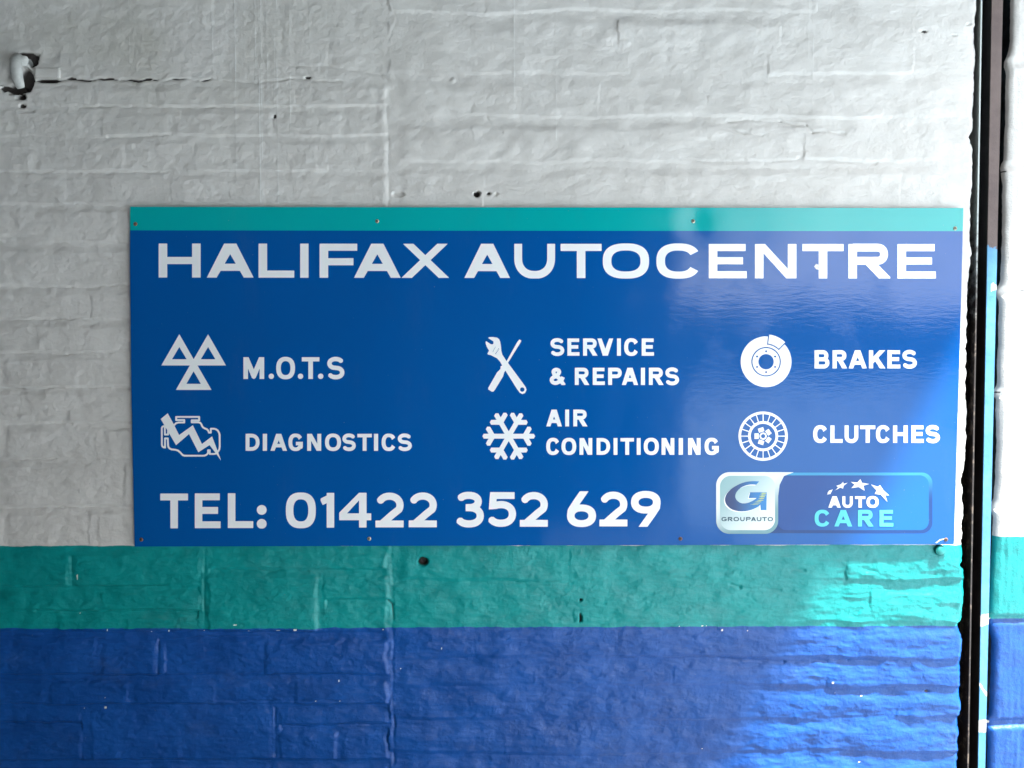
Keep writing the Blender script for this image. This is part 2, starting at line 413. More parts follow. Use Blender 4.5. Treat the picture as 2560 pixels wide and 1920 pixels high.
def crack(pts, width, depth, dark, wob=2.0):
    pts = [P(*p) for p in pts]
    for a, b in zip(pts[:-1], pts[1:]):
        n = max(2, int(math.hypot(b[0]-a[0], b[2]-a[2])/.003))
        c0, c1 = np.searchsorted(xs, [min(a[0], b[0])-.02, max(a[0], b[0])+.02]); r0, r1 = np.searchsorted(zs, [min(a[2], b[2])-.02, max(a[2], b[2])+.02])
        xx = X[r0:r1, c0:c1]; zz = Z[r0:r1, c0:c1]+.0011*wob*pnoise(X[r0:r1, c0:c1], Z[r0:r1, c0:c1], .03, .03, 91)
        dx, dz = b[0]-a[0], b[2]-a[2]; L2 = dx*dx+dz*dz+1e-12
        t = np.clip(((xx-a[0])*dx+(zz-a[2])*dz)/L2, 0, 1)
        d = np.hypot(xx-a[0]-t*dx, zz-a[2]-t*dz)
        wd = width*.00097*(1+.5*pnoise(X[r0:r1, c0:c1], Z[r0:r1, c0:c1], .018, .018, 92))
        k = np.exp(-(d/wd)**2)*(.35+.65*sstep(pnoise(X[r0:r1, c0:c1], Z[r0:r1, c0:c1], .045, .045, 93), -.5, .2))
        h[r0:r1, c0:c1] -= depth*k
        if dark: wear[r0:r1, c0:c1, 0] = np.maximum(wear[r0:r1, c0:c1, 0], dark*k)
# plaster edge above the bricks
crack([(150, 198), (300, 201), (420, 199), (525, 199)], 2.0, .005, 1.0, 5)
crack([(150, 200), (235, 200)], 2.2, .004, .8); crack([(300, 200), (375, 201)], 2.4, .003, .8)
crack([(160, 188), (200, 193), (270, 197)], 2.0, .002, .25)
crack([(525, 199), (640, 208), (730, 196), (850, 205)], 2.4, .0022, .0)
crack([(705, 150), (740, 166), (800, 164), (860, 172), (952, 188), (968, 200)], 3, .0022, .0)
crack([(710, 20), (704, 90), (708, 150)], 4, .0007, 0)
crack([(980, 10), (992, 50), (975, 90)], 2.4, .0010, 0)
crack([(0, 213), (30, 212)], 2.2, .005, .8)
crack([(46, 279), (84, 279)], 2.0, .004, .7)
blob(56, 266, 7, 5, .006, .9)
blob(770, 194, 8, 3, .005, .9)
blob(686, 292, 4, 7, .005, .8, ang=-.5)
# cavity the hook sits in
blob(42, 222, 27, 12, .026, .8, rough=.3); blob(62, 200, 22, 30, .020, .75, rough=.2); blob(52, 242, 11, 9, .030, 1.0, rough=.3); blob(14, 222, 14, 7, .012, 1.0, rough=.3)
blob(84, 150, 13, 17, .018, 1.0, rough=.3); blob(66, 138, 24, 9, .008, .75, rough=.3)
blob(118, 202, 32, 4.6, .016, 1.0, rough=.1); blob(20, 182, 12, 20, .0035, .0, rough=.2)
# shallow scooped patch right of the hook
blob(122, 142, 34, 20, .0030, .0, rough=.3)
# holes, chips, scars
blob(1192, 486, 9, 6.5, .016, 1.0); blob(1222, 485, 6, 3.5, .006, .9); blob(1240, 485, 5, 4, .003, .35, .6)
blob(998, 486, 16, 6, .004, .35); blob(1057, 1404, 13, 11, .020, 1.1, rough=.12)
blob(1451, 1500, 3.5, 4, .008, .9); blob(1451, 1545, 3, 12, .008, .8)
blob(2311, 80, 6, 3.5, .003, .7, .0); blob(2302, 78, 6, 5, .002, 0, .9)
blob(2422, 62, 8, 3, .003, .3); blob(2385, 90, 8, 3, .003, .5); blob(1132, 200, 8, 6, -.003, .0)
blob(1250, 372, 26, 20, .0022, 0); blob(1255, 333, 2, 2, .003, .9)
crack([(1216, 292), (1228, 312), (1250, 318), (1255, 332)], 2.4, .002, .1)
crack([(1757, 232), (1768, 240), (1767, 258)], 1.8, .002, .3)
crack([(1820, 303), (1880, 300), (1950, 305), (2015, 316), (2030, 332), (2070, 330), (2112, 335)], 2.6, .0030, .12)
crack([(1800, 322), (1860, 332), (1905, 340)], 2.6, .0022, .0)
crack([(1700, 394), (1760, 404), (1830, 405), (1930, 404), (2000, 398), (2190, 408)], 3.2, .0026, .0)
crack([(1825, 1460), (1850, 1468), (1950, 1475)], 3.0, .0040, .0)
crack([(1975, 1424), (2010, 1425)], 3.0, .0040, .0)
crack([(970, 1500), (980, 1512), (984, 1555)], 2.6, .0035, .6)
crack([(984, 1790), (988, 1815), (985, 1835)], 2.4, .0030, .5)
crack([(984, 1880), (987, 1905)], 2.4, .0030, .5)
crack([(1120, 1398+57), (1290, 1452), (1430, 1458)], 2.4, .002, 0)
crack([(1800, 1648), (1960, 1652), (2120, 1650), (2260, 1652)], 4, .003, 0)
crack([(1990, 1683), (2070, 1692), (2100, 1698)], 1.6, -.0010, 0)
# a joint open along part of the small bricks
for a in ([(200, 268), (330, 266), (470, 270), (600, 268)], [(270, 342), (330, 345), (430, 336)], [(0, 430), (190, 433), (420, 431)], [(190, 510), (310, 517)], [(0, 717), (180, 720), (320, 714)], [(0, 801), (110, 798), (255, 798)], [(0, 883), (170, 885), (295, 881)], [(0, 968), (120, 971), (322, 968)], [(20, 1062), (180, 1058)], [(0, 1150), (140, 1148)], [(0, 1272), (160, 1268), (330, 1268)], [(265, 1073), (325, 1073)],
          [(90, 1527), (330, 1528), (490, 1530)], [(160, 1465), (300, 1464), (480, 1461)], [(300, 1688), (500, 1686), (660, 1682)], [(0, 1700), (350, 1702)], [(540, 1425), (770, 1428)], [(520, 1752), (840, 1750)], [(0, 1590), (260, 1594)], [(400, 1600), (520, 1592), (655, 1590)], [(398, 1600), (396, 1685)], [(690, 1812), (975, 1808)], [(688, 1770), (690, 1890)], [(0, 1809), (205, 1808)], [(240, 1900), (680, 1896)], [(512, 1376), (511, 1560)], [(181, 1390), (181, 1460)]):
    crack(a, 1.9, .0030, .36 if a[0][1] < 1370 else .40, 3)
# drips of paint running down from above
rng = np.random.RandomState(4)
for (dx, y1, s) in [(328, 162, .7), (535, 205, .8), (532, 60, .6), (566, 105, .5), (613, 198, .7), (641, 270, .9), (655, 500, 1.), (669, 270, .9), (590, 465, 1.), (649, 508, 1.), (695, 512, 1.), (727, 342, .8), (777, 225, .6), (814, 212, .7), (688, 320, .6), (1311, 230, .7), (1390, 355, .8), (1331, 205, .5), (1285, 300, .8), (2030, 190, .8), (2018, 150, .7)]:
    q = P(dx, 300)[0]; zb2 = P(dx, y1)[2]
    c0, c1 = np.searchsorted(xs, [q-.012, q+.012])
    xx = X[:, c0:c1]-q-.0012*pnoise(Z[:, c0:c1]*0+dx, Z[:, c0:c1], 1, .09, 7)
    on2 = sstep(Z[:, c0:c1], zb2, zb2+.004)*(.55+.45*sstep(pnoise(Z[:, c0:c1]*0+dx, Z[:, c0:c1], 1, .12, 17), -.35, .1))
    k = np.exp(-(xx/.0016)**2)*on2
    h[:, c0:c1] += .0007*s*k
    wear[:, c0:c1, 2] = np.maximum(wear[:, c0:c1, 2], .62*s*k)
# pale flecks and scuffs
for (a, b, r, s) in [(195, 1440, 3.4, 6), (195, 1446, 3, 3), (200, 1533, 2.2, 2.5), (264, 1769, 5, 4.5), (265, 1742, 2, 2), (211, 1769, 1.8, 1.8), (270, 1574, 2.4, 2.4), (424, 1576, 4, 3), (698, 1574, 7, 3.2), (740, 1572, 7, 3), (790, 1750, 4, 2), (850, 1750, 3, 2), (848, 1702, 3, 4), (1002, 1672, 3, 2), (1105, 1619, 2, 3), (1805, 1575, 3, 4), (1868, 1576, 3.5, 3), (1756, 1564, 3, 2), (1765, 1566, 2.4, 2), (2147, 1903, 3, 3), (1755, 1870, 2, 3), (2086, 1733, 3, 2), (2153, 1740, 3, 2), (2080, 1706, 4, 4), (1617, 1488, 1.6, 2.6), (958, 1572, 2, 2.5), (1698, 1566, 2.6, 2), (512, 1574, 3, 1.8), (380, 1578, 4, 1.6), (590, 1560, 5, 1.6), (625, 1573, 8, 1.6)]:
    blob(a, b, r*.85, s*.85, -.0006, 0, .8, rough=.3)
blob(2316, 1728, 7, 4, .003, .8)
# keep the coat clear of the sign's back
sx0, sx1, sz0, sz1 = rect(330, 522, 2402, 1358)
under = sstep(X, sx0-.002, sx0+.006)*sstep(-X, -sx1-.002, -sx1+.006)*sstep(Z, sz0-.002, sz0+.006)*sstep(-Z, -sz1-.002, -sz1+.006)
h = h*(1-under)+np.minimum(h, .0045)*under
h = np.minimum(h, .0105)
# ragged right-hand arris
rag = .0050*pnoise(X, Z, 1e3, .085, 101)+.0030*pnoise(X, Z, 1e3, .021, 102)*(1+pnoise(X, Z, 1e3, .11, 104))+.0013*pnoise(X, Z, 1e3, .007, 103)
rag = rag-.010*np.exp(-((Z-P(2430, 340)[2])/.016)**2)-.007*np.exp(-((Z-P(2400, 1413)[2])/.007)**2)-.008*np.exp(-((Z-P(2400, 1562)[2])/.010)**2)-.006*np.exp(-((Z-P(2400, 1200)[2])/.016)**2)
edge = sstep(X, XEDGE-.045, XEDGE)
XD = X+rag*edge
h = h-.0045*sstep(X, XEDGE-.007, XEDGE+.001)
YD = -h                                            # the coat stands towards the camera
# vertex normals of the whole sheet, so that the pieces meet without seams
gxx = np.gradient(h, axis=1)/np.gradient(X, axis=1); gzz = np.gradient(h, axis=0)/np.gradient(Z, axis=0)
NRM = np.stack([-gxx, -np.ones_like(h), -gzz], -1)
NRM[..., 0] = gxx*-1; NRM[..., 1] = -1; NRM[..., 2] = gzz*-1
NRM /= np.linalg.norm(NRM, axis=-1, keepdims=True)
POSN = np.stack([XD, YD, Z], -1).astype(np.float32)
# face label: all four corners in the same brick
fl = lab[:-1, :-1].copy()
for s in (lab[1:, :-1], lab[:-1, 1:], lab[1:, 1:]): fl[s != fl] = 0
# bricks wholly behind the sign are not told apart
cx_ = (X[:-1, :-1]+X[1:, 1:])/2; cz_ = (Z[:-1, :-1]+Z[1:, 1:])/2
fl[(cx_ > sx0+.004) & (cx_ < sx1-.004) & (cz_ > sz0+.004) & (cz_ < sz1-.004)] = 0

def patch_mesh(name, mask, r0, c0, body=None, pos=POSN, nrm=NRM, wr=wear):
    """mesh of the grid cells in mask (offset r0,c0 into the sheet)"""
    rr, cc = np.nonzero(mask); rr = rr+r0; cc = cc+c0
    W = pos.shape[1]
    q = np.stack([rr*W+cc, rr*W+cc+1, (rr+1)*W+cc+1, (rr+1)*W+cc], -1)
    u, inv = np.unique(q.ravel(), return_inverse=True)
    V = pos.reshape(-1, 3)[u]; N = nrm.reshape(-1, 3)[u]; WR = wr.reshape(-1, 4)[u]
    faces = inv.reshape(-1, 4)
    if body is not None:
        x0, x1, z0, z1, y0, y1 = body; b0 = len(V)
        bv = np.array([(x, y, z) for z in (z0, z1) for y in (y0, y1) for x in (x0, x1)], np.float32)
        bf = np.array([(0, 2, 3, 1), (4, 5, 7, 6), (0, 1, 5, 4), (2, 6, 7, 3), (0, 4, 6, 2), (1, 3, 7, 5)])+b0
        V = np.concatenate([V, bv]); N = np.concatenate([N, np.zeros((8, 3))]); faces = np.concatenate([faces, bf]); WR = np.concatenate([WR, np.zeros((8, 4))])
    me = bpy.data.meshes.new(name)
    me.vertices.add(len(V)); me.vertices.foreach_set('co', V.astype(np.float32).ravel())
    nf = len(faces)
    me.loops.add(nf*4); me.loops.foreach_set('vertex_index', faces.astype(np.int32).ravel())
    me.polygons.add(nf); me.polygons.foreach_set('loop_start', np.arange(0, nf*4, 4, dtype=np.int32))
    me.update(calc_edges=True)
    me.polygons.foreach_set('use_smooth', np.ones(nf, bool))
    a = me.attributes.new('wear', 'FLOAT_COLOR', 'POINT'); a.data.foreach_set('color', WR.astype(np.float32).ravel())
    me.normals_split_custom_set_from_vertices(N.tolist())
    return me

wall = empty("painted_brick_wall", (0, .05, 0), "old brick and stone garage wall painted white above teal and blue bands, carrying the sign", "wall")
for i, (x0, x1, z0, z1, proud, jt, kind) in enumerate(bricks):
    c0, c1 = np.searchsorted(xs, [x0-.03, x1+.03]); r0, r1 = np.searchsorted(zs, [z0-.03, z1+.03])
    mk = fl[r0:r1, c0:c1] == i+1
    if mk.sum() < 30: continue
    body = (x0+.008, min(x1, XEDGE)-.008, z0+.008, z1-.008, .045, .10)
    me = patch_mesh("brick" if kind == 0 else "stone", mk, r0, c0, body)
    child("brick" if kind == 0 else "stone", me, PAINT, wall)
me = patch_mesh("mortar", fl == 0, 0, 0)
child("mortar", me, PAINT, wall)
# the core of the wall behind the coat, with its broken right-hand end facing the shutter guide
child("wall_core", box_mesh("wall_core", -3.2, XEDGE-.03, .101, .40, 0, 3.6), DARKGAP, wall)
zz = zs[::2]; ed = XD[::2, -1]; yy = YD[::2, -1]
V = []; Fc = []
for j in range(len(zz)):
    n1 = .004*math.sin(zz[j]*91)+.003*math.sin(zz[j]*213)
    V += [(ed[j]+.0002, yy[j]+.0004, zz[j]), (ed[j]-.001+n1*.5, .014, zz[j]), (ed[j]-.004+n1, .05, zz[j]), (XEDGE-.006, .12, zz[j])]
for j in range(len(zz)-1):
    for q in range(3): Fc.append((j*4+q, j*4+q+1, j*4+4+q+1, j*4+4+q))
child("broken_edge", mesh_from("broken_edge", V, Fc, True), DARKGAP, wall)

# ================================================================ OUTER PIER
def pier_edge_x(z):
    pts = [(2534, 0), (2532, 100), (2520, 165), (2523, 190), (2522, 300), (2517, 400), (2509, 425), (2513, 460), (2511, 600), (2508, 700), (2498, 725), (2505, 755), (2503, 860), (2500, 960), (2492, 980), (2498, 1000), (2499, 1100), (2497, 1200), (2492, 1250), (2484, 1266), (2489, 1290), (2488, 1350), (2484, 1400), (2480, 1440), (2478, 1530), (2474, 1550), (2486, 1600), (2484, 1700), (2480, 1790), (2470, 1810), (2476, 1850), (2474, 1919)]
    q = [P(*p) for p in pts]; zz_ = np.array([a[2] for a in q])[::-1]; xx_ = np.array([a[0] for a in q])[::-1]
    return np.interp(z, zz_, xx_)
pier = empty("outer_stone_pier", (1.5, .15, 0), "bright big-block stone pier painted white, teal and blue, right of the shutter guide", "pier")
pj = [P(2540, v)[2] for v in (-690, -415, -130, 152, 412, 725, 981, 1267, 1549, 1808, 2080, 2350)]
pj = [v for v in pj if v > .02]
px_ = np.concatenate([np.arange(0, .16, .0032), np.arange(.16, .62, .012)]); pz_ = np.arange(.0, 3.0, .0034)
U_, PZ = np.meshgrid(px_, pz_)
XE = pier_edge_x(pz_)[:, None]
rag2 = .0012*pnoise(U_, PZ, 1e3, .03, 111)+.0008*pnoise(U_, PZ, 1e3, .009, 112)
PX = XE+rag2*(1-sstep(U_, 0, .03))+U_*((1.80-XE)/px_[-1])
ph = np.zeros_like(PX); plab = np.zeros(PX.shape, np.int32)
edges = [0.0]+sorted(pj)+[3.0]
for i, (a, b) in enumerate(zip(edges[:-1], edges[1:])):
    zw = PZ+.002*fbm(PX, PZ, .12, .05, 121, 2)
    jt = .0035
    e = sstep(zw, a+jt, a+jt+.010)*sstep(-zw, -b+jt, -b+jt+.014)
    tilt = (PX-1.5)*0
    sel = (zw > a) & (zw <= b)
    ph = np.where(sel, e*(.0065+.001*((i*37) % 5-2)), ph)
    plab = np.where(sel & (zw > a+jt*.8) & (zw < b-jt*.8), i+1, plab)
round_ = .020
ph -= .012*(1-np.sqrt(np.clip(1-(1-np.clip(U_/round_, 0, 1))**2, 0, 1)))
ph += .0010*fbm(PX, PZ, .05, .05, 131, 3)+.0012*pnoise(PX, PZ, .0085, .11, 132)*(.5+.5*pnoise(PX, PZ, .1, .2, 133))
ph -= .0085                                        # pier face sits a little behind the coat of the wall
PPOS = np.stack([PX, -ph, PZ], -1).astype(np.float32)
g1 = np.gradient(ph, axis=1)/np.gradient(PX, axis=1); g2 = np.gradient(ph, axis=0)/np.gradient(PZ, axis=0)
PN = np.stack([-g1, -np.ones_like(ph), -g2], -1); PN /= np.linalg.norm(PN, axis=-1, keepdims=True)
PW = np.zeros(PX.shape+(4,), np.float32); PW[..., 3] = 1
for (a, b, r1_, r2_, ch) in [(2560, 724, 14, 2, 0), (2500, 981, 8, 2, 0), (2476, 1549, 7, 3, 1), (2474, 1809, 6, 5, 1), (2512, 428, 8, 3, 0)]:
    q = P(a, b); d = np.sqrt(((PX-q[0])/(r1_*.00097))**2+((PZ-q[2])/(r2_*.00097))**2); PW[..., 1 if ch else 0] = np.maximum(PW[..., 1 if ch else 0], .9*(1-sstep(d, .6, 1.1)))
pf = plab[:-1, :-1].copy()
for s in (plab[1:, :-1], plab[:-1, 1:], plab[1:, 1:]): pf[s != pf] = 0
for i in range(1, len(edges)):
    mk = pf == i
    if mk.sum() < 10: continue
    child("stone_block", patch_mesh("stone_block", mk, 0, 0, (1.27, 1.79, edges[i-1]+.006, edges[i]-.006, .04, .28), PPOS, PN, PW), PAINT, pier)
child("mortar", patch_mesh("mortar", pf == 0, 0, 0, None, PPOS, PN, PW), PAINT, pier)
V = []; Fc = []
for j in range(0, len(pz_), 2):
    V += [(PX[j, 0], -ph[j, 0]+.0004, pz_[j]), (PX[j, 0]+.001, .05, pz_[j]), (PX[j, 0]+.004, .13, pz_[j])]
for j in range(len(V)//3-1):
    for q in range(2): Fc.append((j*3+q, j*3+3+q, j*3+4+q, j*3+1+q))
child("reveal_face", mesh_from("reveal_face", V, Fc, True), simple_mat("reveal_shade", (.028, .045, .05), .8, .5, 30, .002), pier)  # shade inside the gap is painted into the reveal's colour
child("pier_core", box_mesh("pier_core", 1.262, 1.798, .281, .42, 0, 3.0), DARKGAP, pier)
child("outer_face", box_mesh("outer_face", 1.7995, 1.806, .012, .42, 0, 3.0), STONEM, pier)
# ---- shutter guide
def flange_material():
    m, t, b = node_mat("guide_flange_paint"); k = NB(t); p, x, y, z = k.pos()
    n = k.noise(p, 55, 5, .7); n2 = k.noise(p, 18, 5, .6)
    zb0 = P(2480, 618)[2]
    f = k.ramp(k.math('ADD', z, k.math('MULTIPLY', k.math('SUBTRACT', n, .5), .06)), zb0-.003, zb0+.003)
    brown = k.mix(k.ramp(n2, .35, .65), (.080, .050, .046), (.110, .073, .065))
    blue = k.mix(k.ramp(n2, .35, .65), (.06, .23, .43), (.09, .29, .50))
    c = k.mix(f, blue, brown)
    # white masonry paint brushed across the flange at the band edges, and chipped spots
    wm = None
    for (yy, hh, sl) in [(1548, 14, .3), (1815, 16, .05), (1738, 5, -1.4), (718, 7, 0)]:
        q = P(2468, yy); d = k.math('ABSOLUTE', k.math('SUBTRACT', k.math('SUBTRACT', z, q[2]), k.math('MULTIPLY', k.math('SUBTRACT', x, q[0]), sl)))
        d = k.math('ADD', d, k.math('MULTIPLY', k.math('SUBTRACT', n, .5), .02 if yy != 718 else .04))
        mm = k.ramp(d, hh*.00097+.001, hh*.00097-.001)
        if yy == 718: mm = k.math('MULTIPLY', mm, k.ramp(x, q[0]+.008, q[0]+.011))
        wm = mm if wm is None else k.math('MAXIMUM', wm, mm)
    c = k.mix(wm, c, (.70, .71, .70))
    chip = k.ramp(k.noise(p, 75, 4, .7), .69, .73); c = k.mix(chip, c, (.05, .04, .04))
    k.link(c, b.inputs['Base Color']); b.inputs['Roughness'].default_value = .42
    k.link(k.bump(n, .0015), b.inputs['Normal'])
    return m
guide = empty("shutter_guide_rail", (1.17, .05, 0), "tall steel roller shutter guide with brown and light blue flange between wall and stone pier", "shutter guide")
def strip_x(pts, Y):
    q = [P(*p, Y) for p in pts]; return q
def strip(name, left_pts, right_pts, y0, y1, mat, bev=0):
    """upright bar: left and right edge each from two photo points, carried from floor to lintel"""
    def ext(pts):
        a, b = P(*pts[0], y0), P(*pts[1], y0); s = (a[0]-b[0])/(a[2]-b[2]); return lambda z: b[0]+s*(z-b[2])
    L, R = ext(left_pts), ext(right_pts); V = []; Fc = []; n = 60
    for j in range(n+1):
        z = 3.2*j/n; V += [(L(z), y0, z), (R(z), y0, z), (R(z), y1, z), (L(z), y1, z)]
    for j in range(n):
        for q in range(4): a = j*4+q; b_ = j*4+(q+1) % 4; Fc.append((a, b_, b_+4, a+4))
    Fc += [(3, 2, 1, 0), tuple(n*4+q for q in range(4))]
    return child(name, mesh_from(name, V, Fc), mat, guide)
def lip_material():
    m, t, b = node_mat("lip_steel"); k = NB(t); p, x, y, z = k.pos()
    n = k.noise(p, 40, 5, .75); zl = P(2440, 620)[2]
    f = k.ramp(k.math('ADD', z, k.math('MULTIPLY', k.math('SUBTRACT', n, .5), .9)), zl-.18, zl+.12)
    c = k.mix(f, k.mix(k.ramp(n, .52, .60), (.028, .020, .016), (.16, .12, .09)), (.50, .55, .53))
    k.link(c, b.inputs['Base Color']); b.inputs['Roughness'].default_value = .5; k.link(k.bump(n, .001), b.inputs['Normal'])
    return m
strip("lip_plate", [(2452.5, 0), (2418.5, 1919)], [(2456, 0), (2422, 1919)], -.004, .085, lip_material())
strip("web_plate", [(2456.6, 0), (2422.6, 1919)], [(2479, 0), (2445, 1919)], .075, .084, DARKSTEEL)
strip("face_flange", [(2480, 0), (2445.5, 1919)], [(2507.5, 0), (2463, 1919)], .000, .004, flange_material())
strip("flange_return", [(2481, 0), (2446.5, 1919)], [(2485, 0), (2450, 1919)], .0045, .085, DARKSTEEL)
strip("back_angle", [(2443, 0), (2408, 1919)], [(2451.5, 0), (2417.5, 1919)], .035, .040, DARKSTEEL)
# back of the slot, its shade put into the dark colour
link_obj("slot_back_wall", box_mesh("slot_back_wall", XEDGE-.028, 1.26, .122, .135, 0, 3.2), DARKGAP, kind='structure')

# ================================================================ 2-D SHAPES FOR PRINT
# every shape is an implicit function (positive inside) sampled on a fine grid, traced and filled
def f_box(x, y, x0, y0, x1, y1): return np.minimum(np.minimum(x-x0, x1-x), np.minimum(y-y0, y1-y))
def f_seg(x, y, a, b, hw, e0=0., e1=0.):
    dx, dy = b[0]-a[0], b[1]-a[1]; L = math.hypot(dx, dy); ux, uy = dx/L, dy/L
    u = (x-a[0])*ux+(y-a[1])*uy; v = np.abs(-(x-a[0])*uy+(y-a[1])*ux)
    return np.minimum(hw-v, np.minimum(u+e0, L+e1-u))
def f_line(x, y, pts, hw):
    best = None; near = None; n = len(pts)-1
    for i in range(n):
        a, b = pts[i], pts[i+1]; dx, dy = b[0]-a[0], b[1]-a[1]; L2 = dx*dx+dy*dy+1e-9
        t = ((x-a[0])*dx+(y-a[1])*dy)/L2; tc = np.clip(t, 0, 1)
        d = np.hypot(x-a[0]-tc*dx, y-a[1]-tc*dy)
        v = hw-d; L = math.sqrt(L2)
        if i == 0: v = np.where(t < 0, np.minimum(v, t*L), v)
        if i == n-1: v = np.where(t > 1, np.minimum(v, (1-t)*L), v)
        best = v if best is None else np.maximum(best, v)
    return best
def f_sell(x, y, cx, cy, a, b, n):
    r = (np.abs((x-cx)/a)**n+np.abs((y-cy)/b)**n)**(1/n)
    return (1-r)*min(a, b)
def f_poly(x, y, pts):
    ins = np.zeros(x.shape, bool); dm = np.full(x.shape, 1e9); n = len(pts)
    for i in range(n):
        a, b = pts[i], pts[(i+1) % n]; dx, dy = b[0]-a[0], b[1]-a[1]; L2 = dx*dx+dy*dy+1e-12
        t = np.clip(((x-a[0])*dx+(y-a[1])*dy)/L2, 0, 1); dm = np.minimum(dm, np.hypot(x-a[0]-t*dx, y-a[1]-t*dy))
        c = ((a[1] > y) != (b[1] > y)) & (x < dx*(y-a[1])/(dy if dy else 1e-12)+a[0]); ins ^= c
    return np.where(ins, dm, -dm)
def f_rrect(x, y, x0, y0, x1, y1, r):
    qx = np.abs(x-(x0+x1)/2)-(x1-x0)/2+r; qy = np.abs(y-(y0+y1)/2)-(y1-y0)/2+r
    return -(np.hypot(np.maximum(qx, 0), np.maximum(qy, 0))+np.minimum(np.maximum(qx, qy), 0)-r)
def U(*a):
    r = a[0]
    for b in a[1:]: r = np.maximum(r, b)
    return r
def I(*a):
    r = a[0]
    for b in a[1:]: r = np.minimum(r, b)
    return r
def arc(cx, cy, rx, ry, a0, a1, n=18, p=2.0):
    o = []
    for i in range(n+1):
        t = math.radians(a0+(a1-a0)*i/n); c, s = math.cos(t), math.sin(t)
        o.append((cx+rx*math.copysign(abs(c)**(2/p), c), cy+ry*math.copysign(abs(s)**(2/p), s)))
    return o

